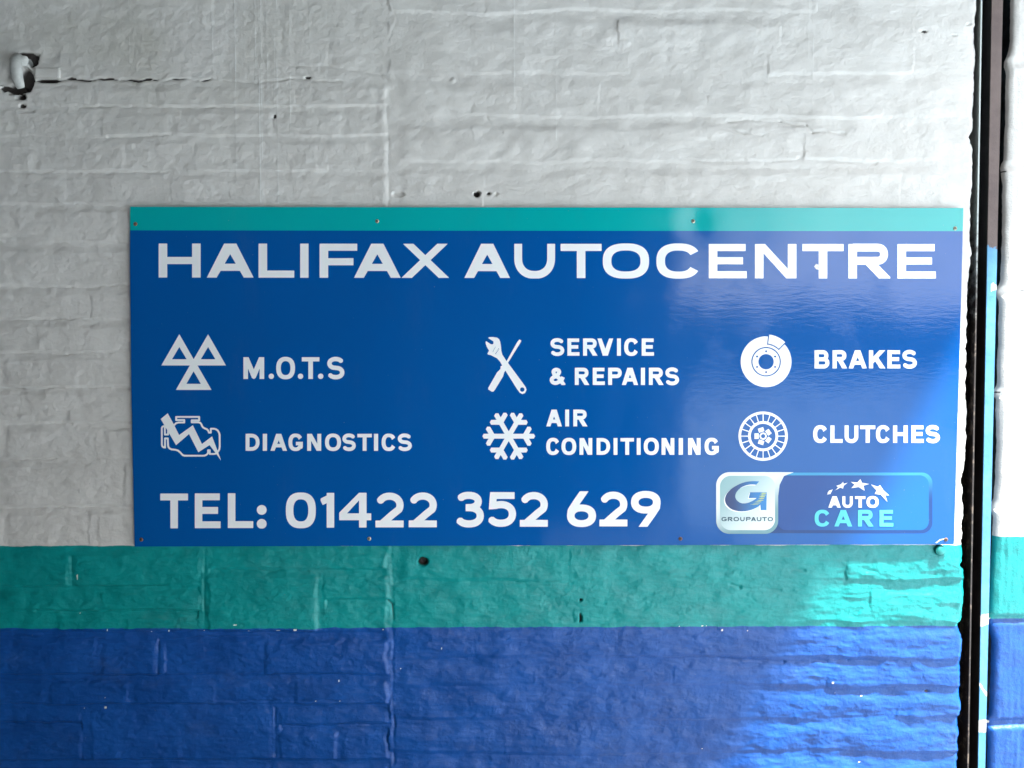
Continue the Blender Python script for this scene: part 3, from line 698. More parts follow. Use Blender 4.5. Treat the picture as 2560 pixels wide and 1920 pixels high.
def glyph(ch, x, y, w, h, t, th, n=2.35):
    """capital or digit ch in a box w*h, stem t, arms th; x right, y up"""
    hw = t/2; hh = th/2; clip = lambda v: np.minimum(v, np.minimum(y, h-y))
    B = lambda a, b, c, d: f_box(x, y, a, b, c, d)
    def bowl(y0, y1, x1, r=None):          # closed bowl growing from the stem
        yb, yt = y0+hh, y1-hh; r = (yt-yb)/2; rx = min(r*1.05, x1-hw-t)
        return f_line(x, y, [(t*.5, yt), (x1-hw-rx, yt)]+arc(x1-hw-rx, (yt+yb)/2, rx, r, 90, -90, 20, 2.25)[1:-1]+[(x1-hw-rx, yb), (t*.5, yb)], hh*.5+hw*.5)
    if ch == 'I': return B(0, 0, w, h)
    if ch == 'H': return U(B(0, 0, t, h), B(w-t, 0, w, h), B(0, h*.5-hh, w, h*.5+hh))
    if ch == 'E': return U(B(0, 0, t, h), B(0, 0, w, th), B(0, h-th, w*.97, h), B(0, h*.51-hh, w*.90, h*.51+hh))
    if ch == 'F': return U(B(0, 0, t, h), B(0, h-th, w, h), B(0, h*.47-hh, w*.90, h*.47+hh))
    if ch == 'L': return U(B(0, 0, t, h), B(0, 0, w, th))
    if ch == 'T': return U(B(w/2-hw, 0, w/2+hw, h), B(0, h-th, w, h))
    if ch in 'AV':
        yy = y if ch == 'A' else h-y
        k = t*math.hypot(1, (w/2-t*.5)/h)       # horizontal cut of the slanted stem
        apex = k*.62
        a = f_poly(x, yy, [(0, 0), (k, 0), (w/2+apex, h), (w/2-apex, h)])
        b = f_poly(x, yy, [(w, 0), (w-k, 0), (w/2-apex, h), (w/2+apex, h)])
        r = U(a, b)
        if ch == 'A':
            yb = h*.20; xl = (w/2)*(yb/h)*.98+t*.3; r = U(r, f_box(x, y, xl, yb, w-xl, yb+th))
        return r
    if ch == 'M': 
        k = t*1.12
        return U(B(0, 0, t, h), B(w-t, 0, w, h), f_poly(x, y, [(0, h), (k, h), (w/2+t*.35, h*.0), (w/2-t*.35, 0)]), f_poly(x, y, [(w, h), (w-k, h), (w/2-t*.35, 0), (w/2+t*.35, 0)])) if False else \
            U(B(0, 0, t, h), B(w-t, 0, w, h), f_poly(x, y, [(0, h), (k, h), (w/2+t*.42, h*.24), (w/2, 0), (w/2-t*.42, h*.05)]), f_poly(x, y, [(w, h), (w-k, h), (w/2-t*.42, h*.24), (w/2, 0), (w/2+t*.42, h*.05)]))
    if ch == 'N': return U(B(0, 0, t, h), B(w-t, 0, w, h), f_poly(x, y, [(0, h), (t*1.18, h), (w, 0), (w-t*1.18, 0)]))
    if ch == 'X':
        k = t*1.22; return U(f_poly(x, y, [(0, 0), (k, 0), (w*.97, h), (w*.97-k, h)]), f_poly(x, y, [(w-k, 0), (w, 0), (w*.03+k, h), (w*.03, h)]))
    if ch == 'K':
        return U(B(0, 0, t, h), clip(f_seg(x, y, (t*.6, h*.36), (w-t*.62, h), t*.52, 0, t)), clip(f_seg(x, y, (w*.40, h*.60), (w-t*.55, 0), t*.54, 0, t)))
    if ch in 'O0':
        return U(I(f_sell(x, y, w/2, h/2, w/2, h/2, n), -f_sell(x, y, w/2, h/2, w/2-t, h/2-th, n)))
    if ch in 'CG':
        ring = I(f_sell(x, y, w*.5, h/2, w*.5, h/2, n), -f_sell(x, y, w*.5, h/2, w*.5-t, h/2-th, n))
        if ch == 'C':
            wedge = f_poly(x, y, [(w*.50, h*.5), (w*1.4, h*.5+(w*.9)*.62*(h/w)), (w*1.4, h*.5-(w*.9)*.62*(h/w))])
            return I(ring, -wedge)
        wedge = f_poly(x, y, [(w*.50, h*.5), (w*1.4, h*.5+(w*.9)*.66*(h/w)), (w*1.4, h*.53), (w*.5, h*.53)])
        r = I(ring, -wedge)
        # straight right-hand side of the spur
        r = I(r, -f_box(x, y, w-t*.9, h*.12, w*1.2, h*.53))
        return U(r, B(w*.52, h*.53-th, w, h*.53), I(B(w-t, h*.13, w, h*.53), f_sell(x, y, w/2, h/2, w*.53, h/2, 3)))
    if ch == 'U':
        r = w/2-hw; ry = min(r, h*.5)
        return clip(f_line(x, y, [(hw, h+5)]+arc(w/2, hh+ry, r, ry, 180, 360, 24, 2.2)+[(w-hw, h+5)], (hw+hh)/2))
    if ch == 'D':
        yb, yt = hh, h-hh; r = (yt-yb)/2; rx = min(r, w-hw-t)
        return U(B(0, 0, t, h), f_line(x, y, [(hw, yt), (w-hw-rx, yt)]+arc(w-hw-rx, h/2, rx, r, 90, -90, 26, 2.3)[1:-1]+[(w-hw-rx, yb), (hw, yb)], (hw+hh)/2))
    if ch == 'P': return U(B(0, 0, t, h), bowl(h*.40, h, w))
    if ch == 'R': return U(B(0, 0, t, h), bowl(h*.41, h, w*.96), clip(f_seg(x, y, (w*.50, h*.48), (w-t*.56, 0), t*.53, 0, t)))
    if ch == 'B': return U(B(0, 0, t, h), bowl(h*.5-hh, h, w*.93), bowl(0, h*.5+hh, w))
    if ch == 'S':
        ym = h*.51; r1 = (h-hh-ym)/2; r2 = (ym-hh)/2; hwm = (hw+hh)/2
        rx1 = w*.5-hwm-w*.015; rx2 = w*.5-hwm
        p1 = arc(w*.5, h-hh-r1, rx1, r1, 28, 250, 26, 2.15); p2 = arc(w*.5, hh+r2, rx2, r2, 70, -152, 26, 2.15)
        return f_line(x, y, p1+p2, hwm)
    if ch == '.': return f_sell(x, y, w/2, w/2, w/2, w/2, 2)
    if ch == ':': return U(f_sell(x, y, w/2, w/2-2, w/2, w/2, 2), f_sell(x, y, w/2, h*.66-w/2, w/2, w/2, 2))
    if ch == '&':
        hwm = t/2
        up = arc(w*.43, h*.745, w*.19, h*.255-hwm, -50, 235, 24)
        p = [(w*.97-hwm*.3, -hwm*.2), (w*.60, h*.40), (w*.30, h*.60)]+arc(w*.43, h*.755, w*.185, h*.245-hwm, 205, -35, 20)+[(w*.50, h*.56), (w*.28, h*.45)]+arc(w*.37, h*.245+hwm*.4, w*.37-hwm, h*.245-hwm*.6, 120, 315, 18)+[(w*.74, h*.22), (w*.86, h*.46)]
        return clip(f_line(x, y, p, hwm))
    if ch == '1': return U(B(w-t, 0, w, h), clip(f_seg(x, y, (w-t*.4, h-th*.62), (0, h-th*.62-w*.38), th*.5, 0, 0)))
    if ch == '2':
        hwm = (hw+hh)/2; r = w*.5-hwm; ry = h*.30-hwm*.4
        p = arc(w*.5, h-hwm-ry, r, ry, 155, -28, 22, 2.1)+[(w*.62, h*.38), (t*.95, th*.62)]
        return U(clip(f_line(x, y, p, hwm)), B(0, 0, w, th), I(f_poly(x, y, [(0, 0), (t*1.6, 0), (t*1.9, th*1.3), (t*.35, th*.9), (0, th*.5)]), f_box(x, y, 0, 0, w, h)))
    if ch == '3':
        hwm = (hw+hh)/2; r1 = (h*.46)/2-hwm*.35; ym = h*.555
        p1 = arc(w*.47, (h-hwm+ym)/2, w*.46-hwm, (h-hwm-ym)/2, 150, -90, 24, 2.2); p2 = arc(w*.48, (ym+hwm)/2, w*.52-hwm, (ym-hwm)/2, 90, -150, 24, 2.2)
        return U(f_line(x, y, p1, hwm), f_line(x, y, p2, hwm), B(w*.36, ym-hwm, w*.55, ym+hwm))
    if ch == '4': return U(B(w*.62, 0, w*.62+t, h), B(0, h*.21, w, h*.21+th), f_poly(x, y, [(0, h*.21+th*.1), (0, h*.21+th*1.1), (w*.62, h), (w*.62+t*.5, h), (w*.62+t*.5, h-th*.8), (w*.62, h-th*1.1), (t*.95, h*.21+th*.9)]))
    if ch == '5':
        hwm = (hw+hh)/2; ym = h*.64
        p = [(w*.10+hwm*.2, ym-hwm*.3)]+arc(w*.47, (ym+hwm)/2-hwm*.0, w*.53-hwm, (ym-hwm)/2, 115, -148, 28, 2.2)
        return U(B(w*.09, h-th, w*.95, h), f_poly(x, y, [(w*.09, h), (w*.09+t*.92, h), (w*.07+t*.85, ym-hwm*1.1), (w*.04, ym-hwm*1.35)]), f_line(x, y, p, hwm))
    if ch in '69':
        xx, yy = (x, y) if ch == '6' else (w-x, h-y)
        hwm = (hw+hh)/2; ry = h*.315; cy = ry
        ring = I(f_sell(xx, yy, w/2, cy, w/2, ry, 2.25), -f_sell(xx, yy, w/2, cy, w/2-t, ry-th, 2.25))
        st = f_line(xx, yy, [(hwm, cy+h*.02), (hwm*1.15, h*.46), (w*.30, h*.66), (w*.68, h+h*.10)], hwm)
        return U(ring, np.minimum(st, np.minimum(yy, h-yy)))
    raise ValueError(ch)

def trace(F, x0, y0, s):
    """closed loops of F = 0 on a grid (spacing s)"""
    A = F > 0; H, W = F.shape
    nxt = {}
    def ex(i, j):  # crossing on the edge (i,j)-(i,j+1)
        a, b = F[i, j], F[i, j+1]; return (x0+(j+a/(a-b))*s, y0+i*s)
    def ey(i, j):
        a, b = F[i, j], F[i+1, j]; return (x0+j*s, y0+(i+a/(a-b))*s)
    code = A[:-1, :-1]*1+A[:-1, 1:]*2+A[1:, 1:]*4+A[1:, :-1]*8
    pts = {}
    T = {1: [('l', 'b')], 2: [('b', 'r')], 3: [('l', 'r')], 4: [('r', 't')], 6: [('b', 't')], 7: [('l', 't')], 8: [('t', 'l')], 9: [('t', 'b')], 11: [('t', 'r')], 12: [('r', 'l')], 13: [('r', 'b')], 14: [('b', 'l')], 5: [('l', 'b'), ('r', 't')], 10: [('b', 'r'), ('t', 'l')]}
    for i, j in zip(*np.nonzero((code > 0) & (code < 15))):
        for a, b in T[int(code[i, j])]:
            key = {'b': ('x', i, j), 't': ('x', i+1, j), 'l': ('y', i, j), 'r': ('y', i, j+1)}
            nxt[key[a]] = key[b]
    loops = []
    while nxt:
        k0, k = None, next(iter(nxt)); k0 = k; L = []
        while k in nxt:
            L.append(ex(k[1], k[2]) if k[0] == 'x' else ey(k[1], k[2])); k = nxt.pop(k)
            if k == k0: break
        if len(L) > 3: loops.append(L)
    return loops
def simplify(L, tol):
    L = np.array(L); n = len(L)
    i0 = 0; i1 = int(np.argmax(np.hypot(*(L-L[0]).T)))
    keep = {i0, i1}
    stack = [(i0, i1), (i1, n)]
    Lx = np.vstack([L, L[:1]])
    while stack:
        a, b = stack.pop()
        if b-a < 2: continue
        s = Lx[a+1:b]; p, q = Lx[a], Lx[b]; d = q-p; Ln = math.hypot(*d)
        dist = np.abs(d[0]*(s[:, 1]-p[1])-d[1]*(s[:, 0]-p[0]))/Ln if Ln > 1e-9 else np.hypot(*(s-p).T)
        m = int(np.argmax(dist))
        if dist[m] > tol: keep.add(a+1+m); stack += [(a, a+1+m), (a+1+m, b)]
    return L[sorted(keep)]
def area(L): x, y = L[:, 0], L[:, 1]; return .5*np.sum(x*np.roll(y, -1)-np.roll(x, -1)*y)
def inside_pt(p, L):
    c = False; n = len(L)
    for i in range(n):
        a, b = L[i], L[(i+1) % n]
        if (a[1] > p[1]) != (b[1] > p[1]) and p[0] < (b[0]-a[0])*(p[1]-a[1])/(b[1]-a[1])+a[0]: c = not c
    return c
def fill(loops):
    """triangles over outer loops with their holes; returns verts (2-D), tris"""
    loops = [l for l in loops if len(l) >= 3 and abs(area(l)) > .02]
    loops.sort(key=lambda l: -abs(area(l)))
    depth = [sum(inside_pt(l[0], m) for m in loops if m is not l and abs(area(m)) > abs(area(l))) for l in loops]
    V = []; T = []
    for i, l in enumerate(loops):
        if depth[i] % 2: continue
        grp = [l]+[m for j, m in enumerate(loops) if depth[j] == depth[i]+1 and inside_pt(m[0], l)]
        base = len(V); pl = [[Vector((p[0], p[1], 0)) for p in g] for g in grp]
        for g in grp: V += [tuple(p) for p in g]
        for t_ in tessellate_polygon(pl):
            T.append(tuple(base+q for q in t_))
    return V, T
class Shape:
    """collects filled outlines given in photo pixels and builds one mesh on the sign's face"""
    def __init__(s): s.V = []; s.T = []
    def add(s, fn, x0, y0, x1, y1, step, tol=None):
        nx_ = int((x1-x0)/step)+3; ny_ = int((y1-y0)/step)+3; ox = x0-step; oy = y0-step
        gx_, gy_ = np.meshgrid(ox+np.arange(nx_)*step+1e-4, oy+np.arange(ny_)*step+1e-4)
        F_ = fn(gx_, gy_); F_[0] = F_[-1] = -1; F_[:, 0] = F_[:, -1] = -1; F_ = np.where(np.abs(F_) < 1e-6, 1e-6, F_)
        L = [simplify(l, tol or step*.12) for l in trace(F_, ox, oy, step)]
        V, T = fill(L); b = len(s.V); s.V += V; s.T += [tuple(b+i for i in t) for t in T]
    def poly(s, pts):
        V, T = fill([np.array(pts, float)]); b = len(s.V); s.V += V; s.T += [tuple(b+i for i in t) for t in T]
    def build(s, name, mat, parent, lift, **props):
        Y = SIGN_Y-lift; Q = Parr(np.array(s.V), Y)
        tris = []
        for a, b, c in s.T:
            n = (Q[b][0]-Q[a][0])*(Q[c][2]-Q[a][2])-(Q[b][2]-Q[a][2])*(Q[c][0]-Q[a][0])
            tris.append((a, b, c) if n > 0 else (a, c, b))
        return child(name, mesh_from(name, Q, tris), mat, parent, **props)
def letters(shape, items, yt, yb, t, th=None, n=2.35, yt2=None, yb2=None):
    """items: (char, x0, x1); the line may slope from (yt,yb) to (yt2,yb2)"""
    th = th or t*.92; xa_, xb_ = items[0][1], items[-1][2]
    for ch, x0, x1 in items:
        f = ((x0+x1)/2-xa_)/max(1, xb_-xa_); a = yt+((yt2 if yt2 else yt)-yt)*f; b = yb+((yb2 if yb2 else yb)-yb)*f
        hgt = b-a
        if ch == '.': hgt = x1-x0
        w_ = x1-x0; ov = .014*(b-a) if ch in 'OCGS0369U' else 0
        def fn(X_, Y_, ch=ch, x0=x0, b=b, w_=w_, hgt=hgt, ov=ov):
            return glyph(ch, X_-x0, b+ov-Y_, w_, hgt+(2*ov if ch != 'U' else ov), t, th, n)
        shape.add(fn, x0-1, b-hgt-ov-1, x1+1, b+ov+1, max(.35, (b-a)/90))

# ================================================================ SIGN
sp0 = P(1360, 940, SIGN_Y)
sign = empty("garage_sign", (sp0[0], SIGN_Y, sp0[2]), "large glossy blue garage sign with teal top strip, white lettering and service icons", "sign")
TL, TR = (325.5, 517), (2408.5, 520); BL, BR = (336.5, 1366.3), (2385, 1360.8)
# the sheet: split into the blue field and the teal strip, 4 mm thick
def sheet(name, quad, mat, y0, y1):
    """quad: list of left edge points top->bottom and right edge points top->bottom"""
    L, R = quad; n = len(L); V = []; Fc = []; m = 24
    for yy in (y0, y1):
        for i in range(n):
            a, b = P(*L[i], y0), P(*R[i], y0)
            for j in range(m+1): f = j/m; V.append((a[0]+(b[0]-a[0])*f, yy, a[2]+(b[2]-a[2])*f))
    S = n*(m+1)
    for i in range(n-1):
        for j in range(m):
            a = i*(m+1)+j; Fc.append((a, a+m+1, a+m+2, a+1)); Fc.append((S+a, S+a+1, S+a+m+2, S+a+m+1))
    for j in range(m):
        Fc.append((j, j+1, S+j+1, S+j)); a = (n-1)*(m+1)+j; Fc.append((a, S+a, S+a+1, a+1))
    for i in range(n-1):
        a = i*(m+1); Fc.append((a, S+a, S+a+m+1, a+m+1)); a += m; Fc.append((a, a+m+1, S+a+m+1, S+a))
    return child(name, mesh_from(name, V, Fc), mat, sign)
def lx(y): return float(np.interp(y, [517, 640, 980, 1285, 1366.3], [325.5, 324.9, 328.4, 334.8, 336.5]))
def rx(y): return float(np.interp(y, [520, 700, 893, 1100, 1200, 1360.8], [2408.5, 2404, 2399, 2392.5, 2389.5, 2385]))
ys_ = [640, 800, 960, 1120, 1250]
sheet("blue_panel", ([(lx(576), 576)]+[(lx(v), v) for v in ys_]+[BL], [(rx(578), 578)]+[(rx(v), v) for v in ys_]+[BR]), S_BLUE, SIGN_Y, SIGN_Y+.004)
sheet("teal_strip", ([TL, (lx(576), 575.95)], [TR, (rx(578), 577.95)]), S_TEAL, SIGN_Y, SIGN_Y+.004)

T1 = .00025
def text(name, items, yt, yb, t, mat=S_WHITE, lift=T1, label=None, **k):
    line = bpy.data.objects.new(name, None); COL.objects.link(line); line.parent = sign; line.empty_display_size = .05
    if label: line['label'] = label
    th = k.get('th'); n = k.get('n', 2.35); yt2, yb2 = k.get('yt2') or yt, k.get('yb2') or yb; xa_, xb_ = items[0][1], items[-1][2]
    for c, x0, x1 in items:
        f = ((x0+x1)/2-xa_)/max(1, xb_-xa_); s = Shape(); letters(s, [(c, x0, x1)], yt+(yt2-yt)*f, yb+(yb2-yb)*f, t, th, n)
        o = s.build("letter", mat, sign, lift); o.parent = line; o.matrix_parent_inverse = Matrix.Translation(-sign.location)
    return line
text("lettering", [('H', 396.6, 501.6), ('A', 517, 634), ('L', 646.3, 735.6), ('I', 750.4, 771.3), ('F', 799, 893), ('A', 885, 1001.6), ('X', 1003.6, 1123),
                   ('A', 1161, 1275), ('U', 1284.7, 1388.5), ('T', 1401.5, 1504), ('O', 1507, 1622.6), ('C', 1641, 1751), ('E', 1772, 1867), ('N', 1887.4, 1991), ('T', 2006, 2109), ('R', 2121, 2225), ('E', 2243.6, 2339.6)],
     608.8, 693.8, 21.4, th=17.8, n=2.5, yt2=610.2, yb2=696.4, label="white words HALIFAX AUTOCENTRE in wide capitals")
text("lettering", [('M', 608.5, 660.5), ('.', 671.5, 685), ('O', 690.5, 737.5), ('.', 744.5, 758), ('T', 754.5, 798.5), ('.', 795, 808.5), ('S', 817.5, 861)], 893, 947.5, 11.5, label="white letters M.O.T.S")
text("lettering", [('D', 614, 649), ('I', 657, 667.5), ('A', 676, 717.5), ('G', 721, 757), ('N', 768, 803), ('O', 812.6, 852.5), ('S', 855.5, 889.5), ('T', 893.5, 929.5), ('I', 934.8, 945.3), ('C', 954, 990), ('S', 994, 1029.5)], 1084.5, 1127, 9.7, label="white word DIAGNOSTICS")
o8 = 850; q8 = 2.572
def cx8(a, b, o=850): return (o+a/q8, o+b/q8)
text("lettering", [('S', *cx8(1352, 1442)), ('E', *cx8(1462, 1540)), ('R', *cx8(1563, 1655)), ('V', *cx8(1655, 1757)), ('I', *cx8(1781, 1806)), ('C', *cx8(1827, 1920)), ('E', *cx8(1940, 2019))], 846, 889.3, 9.8, label="white word SERVICE")
text("lettering", [('&', *cx8(1348, 1448)), ('R', *cx8(1510, 1602)), ('E', *cx8(1625, 1703)), ('P', *cx8(1724, 1812)), ('A', *cx8(1812, 1917)), ('I', *cx8(1935, 1961)), ('R', *cx8(1986, 2080)), ('S', *cx8(2091, 2180))], 919.3, 962.5, 9.8, label="white words & REPAIRS")
text("lettering", [('A', *cx8(1326, 1427)), ('I', *cx8(1448, 1473)), ('R', *cx8(1500, 1590))], 1024, 1066, 9.7, label="white word AIR")
text("lettering", [('C', *cx8(1326, 1413)), ('O', *cx8(1424, 1519)), ('N', *cx8(1540, 1622)), ('D', *cx8(1650, 1737)), ('I', *cx8(1759, 1784)), ('T', *cx8(1803, 1890)), ('I', *cx8(1908, 1933)), ('O', *cx8(1953, 2050)), ('N', *cx8(2068, 2150)), ('I', *cx8(2178, 2205)), ('N', 1720.3, 1751.5), ('G', 1761.5, 1797)], 1095, 1137, 9.6, label="white word CONDITIONING")
text("lettering", [('B', *cx8(865, 961, 1700)), ('R', *cx8(981, 1074, 1700)), ('A', *cx8(1084, 1201, 1700)), ('K', *cx8(1215, 1318, 1700)), ('E', *cx8(1334, 1417, 1700)), ('S', *cx8(1429, 1523, 1700))], 875.5, 921, 10.5, label="white word BRAKES")
text("lettering", [('C', *cx8(856, 949, 1700)), ('L', *cx8(967, 1046, 1700)), ('U', *cx8(1058, 1147, 1700)), ('T', *cx8(1158, 1256, 1700)), ('C', *cx8(1260, 1352, 1700)), ('H', *cx8(1370, 1464, 1700)), ('E', *cx8(1488, 1567, 1700)), ('S', *cx8(1579, 1671, 1700))], 1063.5, 1107, 10.2, label="white word CLUTCHES")
text("lettering", [('T', 400.5, 470), ('E', 487, 551.5), ('L', 569.6, 633), (':', 642, 666.5), ('0', 714.6, 789.5), ('1', 803, 835.5), ('4', 848, 928), ('2', 938.6, 1009), ('2', 1021.8, 1092), ('3', 1138.5, 1209.6), ('5', 1219, 1290), ('2', 1299.5, 1369.5), ('6', 1417.6, 1490), ('2', 1498.6, 1568.4), ('9', 1577.6, 1651.4)], 1234, 1321, 18.8, th=17.2, yt2=1228.5, yb2=1315.5, n=2.5, label="white telephone line TEL: 01422 352 629")

def pts(l, ox, oy, s): return [(ox+a/s, oy+b/s) for a, b in l]
# triple triangle emblem
s = Shape()
def tri(cx, ytop): # white outline triangle
    return (cx, ytop)
tt = lambda l: pts(l, 0, 640, 2.572)
def mot(x, y):
    r = None
    for o, i in (([(1153, 503), (1037, 704), (1268, 704)], [(1153, 585), (1106, 664), (1200, 664)]), ([(1338, 503), (1222, 704), (1453, 704)], [(1338, 585), (1291, 664), (1385, 664)]), ([(1245, 661), (1131, 861), (1360, 861)], [(1245, 741), (1198, 822), (1291, 822)])):
        v = np.minimum(f_poly(x, y, tt(o)), -f_poly(x, y, tt(i))); r = v if r is None else np.maximum(r, v)
    return r
s.add(mot, 400, 830, 568, 978, .6); s.build("triangle_emblem", S_WHITE, sign, T1, label="three outlined white triangles")
# engine with lightning bolt
EP = lambda l: pts(l, 390, 1020, 12.289)
eng = EP([(550, 530), (620, 465), (690, 445), (868, 445), (868, 370), (620, 370), (620, 275), (1325, 275), (1325, 380), (1098, 380), (1098, 440), (1310, 440), (1360, 455), (1395, 500), (1415, 555), (1450, 600), (1500, 627), (1560, 650), (1600, 690), (1628, 757), (1685, 757), (1685, 637), (1790, 637), (1850, 655), (1900, 695), (1940, 765), (1955, 830), (1958, 1180), (1945, 1270), (1900, 1345), (1850, 1395), (1790, 1412), (1650, 1412), (1650, 1297), (1600, 1297), (1600, 1375), (1580, 1410), (1540, 1445), (1480, 1466), (880, 1466), (820, 1448), (740, 1360), (680, 1310), (600, 1283), (480, 1272), (420, 1245), (385, 1205), (370, 1150), (362, 935), (278, 935), (278, 1215), (225, 1205), (190, 1170), (180, 1120), (178, 620), (195, 580), (230, 562), (270, 560), (275, 815), (370, 815), (370, 690)])
bolt = EP([(145, 340), (360, 162), (545, 500), (710, 832), (1132, 528), (1412, 1107), (1722, 872), (1890, 1310), (2003, 1622), (1830, 1380), (1645, 1140), (1300, 1360), (1015, 800), (615, 1142)])
s = Shape(); s.add(lambda x, y: U(f_line(x, y, eng, 2.3), f_poly(x, y, bolt)), 396, 1028, 556, 1156, .55)
s.build("engine_icon", S_WHITE, sign, T1, label="white engine outline crossed by a zigzag bolt")
# spanner and screwdriver
WP = lambda l: pts(l, 1200, 830, 10.371)
wr = WP([(212, 150), (238, 132), (350, 130), (440, 145), (495, 185), (522, 250), (540, 350), (550, 480), (580, 590), (690, 757), (960, 270), (1020, 193), (1072, 225), (1040, 290), (725, 800), (1188, 1430), (1207, 1500), (1170, 1580), (1100, 1610), (1030, 1575), (960, 1480), (658, 1000), (630, 1040), (600, 1150), (385, 1500), (345, 1547), (300, 1545), (213, 1487), (213, 1450), (440, 1050), (530, 960), (533, 890), (575, 868), (520, 770), (440, 680), (350, 635), (270, 595), (220, 590), (188, 565), (235, 485), (180, 390), (150, 310), (143, 260), (160, 236), (285, 318), (330, 320), (352, 290), (345, 240), (235, 175)])
wh = WP([(1095, 1492)])[0]
def spanner(x, y):
    v = np.minimum(f_poly(x, y, wr), -(5.5-np.hypot(x-wh[0], y-wh[1])))
    for i in range(5):
        a, b = WP([(470-i*19, 432+i*31), (496-i*19, 446+i*31)]); v = np.minimum(v, -f_seg(x, y, a, b, .75))
    a, b = WP([(405, 380), (330, 515)]); v = np.minimum(v, -f_seg(x, y, a, b, .35))
    return v
s = Shape(); s.add(spanner, 1212, 840, 1319, 988, .5); s.build("spanner_icon", S_WHITE, sign, T1, label="white adjustable spanner crossed with a screwdriver")
# snowflake
def snow(x, y):
    cx, cy = 1271.9, 1090.5; r = None
    def arm(px, py, ang, L, hw):
        c, s_ = math.cos(ang), math.sin(ang); u = (x-px)*c+(y-py)*s_; v = np.abs(-(x-px)*s_+(y-py)*c)
        return np.minimum(np.minimum(hw-v, u+1), (L-.58*v-u)*.86)
    for k_ in range(6):
        a = k_*math.pi/3; v = arm(cx, cy, a, 66, 6.1); r = v if r is None else np.maximum(r, v)
        bx, by = cx+40*math.cos(a), cy+40*math.sin(a)
        for sg in (-1, 1): r = np.maximum(r, arm(bx, by, a+sg*math.pi/3, 27.5, 6.1))
    return r
s = Shape(); s.add(snow, 1203, 1028, 1341, 1153, .55); s.build("snowflake_icon", S_WHITE, sign, T1, label="white six-armed snowflake")
# brake disc
def brake(x, y):
    dx, dy = x-1915.2, 904.3-y; r = np.hypot(dx, dy); a = np.degrees(np.arctan2(dy, dx))
    disc = 63.4-r
    mid = 64.5; half = 18.8
    da = (np.abs(a-mid)-half)*math.pi/180*r
    pad = np.minimum(np.minimum(68.3-r, r-45.4), -da)
    hole = np.minimum(np.minimum(200-r, r-42.7), -(da-2.7))
    v = np.minimum(disc, -hole); v = np.maximum(v, pad)
    v = np.minimum(v, np.maximum(r-36.9, 34.0-r)); v = np.minimum(v, r-19.2)
    for k_ in range(6):
        t_ = math.radians(90+60*k_); v = np.minimum(v, np.hypot(dx-26*math.cos(t_), dy-26*math.sin(t_))-2.5)
    return v
s = Shape(); s.add(brake, 1849, 833, 1982, 970, .5); s.build("brake_disc_icon", S_WHITE, sign, T1, label="white brake disc with caliper pad")
# clutch plate
def clutch(x, y):
    dx, dy = x-1907.8, 1090.3-y; r = np.hypot(dx, dy); v = np.minimum(61.6-r, r-55); v = np.maximum(v, np.minimum(37.5-r, r-31)); v = np.maximum(v, np.minimum(9.1-r, r-5.2))
    for k_ in range(20):
        t_ = math.radians(18*k_); u = dx*math.cos(t_)+dy*math.sin(t_); q = np.abs(-dx*math.sin(t_)+dy*math.cos(t_)); v = np.maximum(v, np.minimum(1.15-q, np.minimum(u-37, 55.5-u)))
    for k_ in range(5):
        t_ = math.radians(180+72*k_); u = dx*math.cos(t_)+dy*math.sin(t_); q = np.abs(-dx*math.sin(t_)+dy*math.cos(t_)); v = np.maximum(v, np.minimum(6.9-q, np.minimum(u-11, 21.6-u)))
    return v
s = Shape(); s.add(clutch, 1844, 1027, 1971, 1153, .45); s.build("clutch_plate_icon", S_WHITE, sign, T1, label="white clutch plate with twenty ribs")

# trade badges in the lower right corner
s = Shape(); s.add(lambda x, y: f_rrect(x, y, 1900, 1181.5, 2331, 1333, 26), 1898, 1180, 2333, 1335, 1.0, .08); s.build("badge_edge", S_EDGEB, sign, T1)
s = Shape(); s.add(lambda x, y: f_rrect(x, y, 1944, 1188.5, 2322, 1325.5, 22), 1940, 1186, 2324, 1327, 1.0, .08); s.build("badge_field", S_LOGOB, sign, T1*2)
s = Shape(); s.add(lambda x, y: U(f_rrect(x, y, 1790.5, 1180.5, 1945.5, 1334.5, 33), I(f_poly(x, y, [(1900, 1180.5), (1985, 1180.5), (1960, 1190), (1949, 1212), (1945.5, 1240), (1900, 1240)]), y-1180.5)), 1788, 1179, 1987, 1336, .7, .08)
s.build("badge_rim", S_RIM, sign, T1*3)
s = Shape(); s.add(lambda x, y: f_rrect(x, y, 1800, 1189.5, 1937.5, 1325.5, 27), 1798, 1188, 1939, 1327, .7, .08); s.build("badge_plate", S_SILVER, sign, T1*4)
GP = lambda l: pts(l, 1780, 1170, 9.479)
G_ = [(1120, 318), (1040, 312), (960, 311), (880, 317), (800, 330), (720, 354), (640, 386), (570, 423), (500, 467), (440, 513), (390, 562), (350, 612), (325, 662), (311, 712), (308, 762), (317, 812), (340, 862), (375, 908), (420, 948), (475, 982), (540, 1006), (620, 1023), (700, 1028), (780, 1025), (860, 1012), (935, 992), (1000, 966), (1055, 939), (1100, 911), (1146, 870), (1155, 1000), (1290, 1000), (1298, 575), (905, 575), (870, 712), (1055, 712), (1010, 749), (960, 780), (905, 808), (840, 829), (780, 838), (720, 838), (665, 822), (620, 792), (585, 760), (562, 720), (552, 690), (553, 650), (565, 605), (590, 560), (630, 512), (680, 471), (735, 440), (800, 415), (860, 400), (920, 392), (980, 392), (1045, 398)]
s = Shape(); s.poly(GP([(a-24, b+20) for a, b in G_])); s.build("badge_highlight", S_WHITE, sign, T1*5)
s = Shape(); s.poly(GP(G_)); s.build("badge_initial", S_GBLUE, sign, T1*6, label="swooping blue letter G mark")
s = Shape()
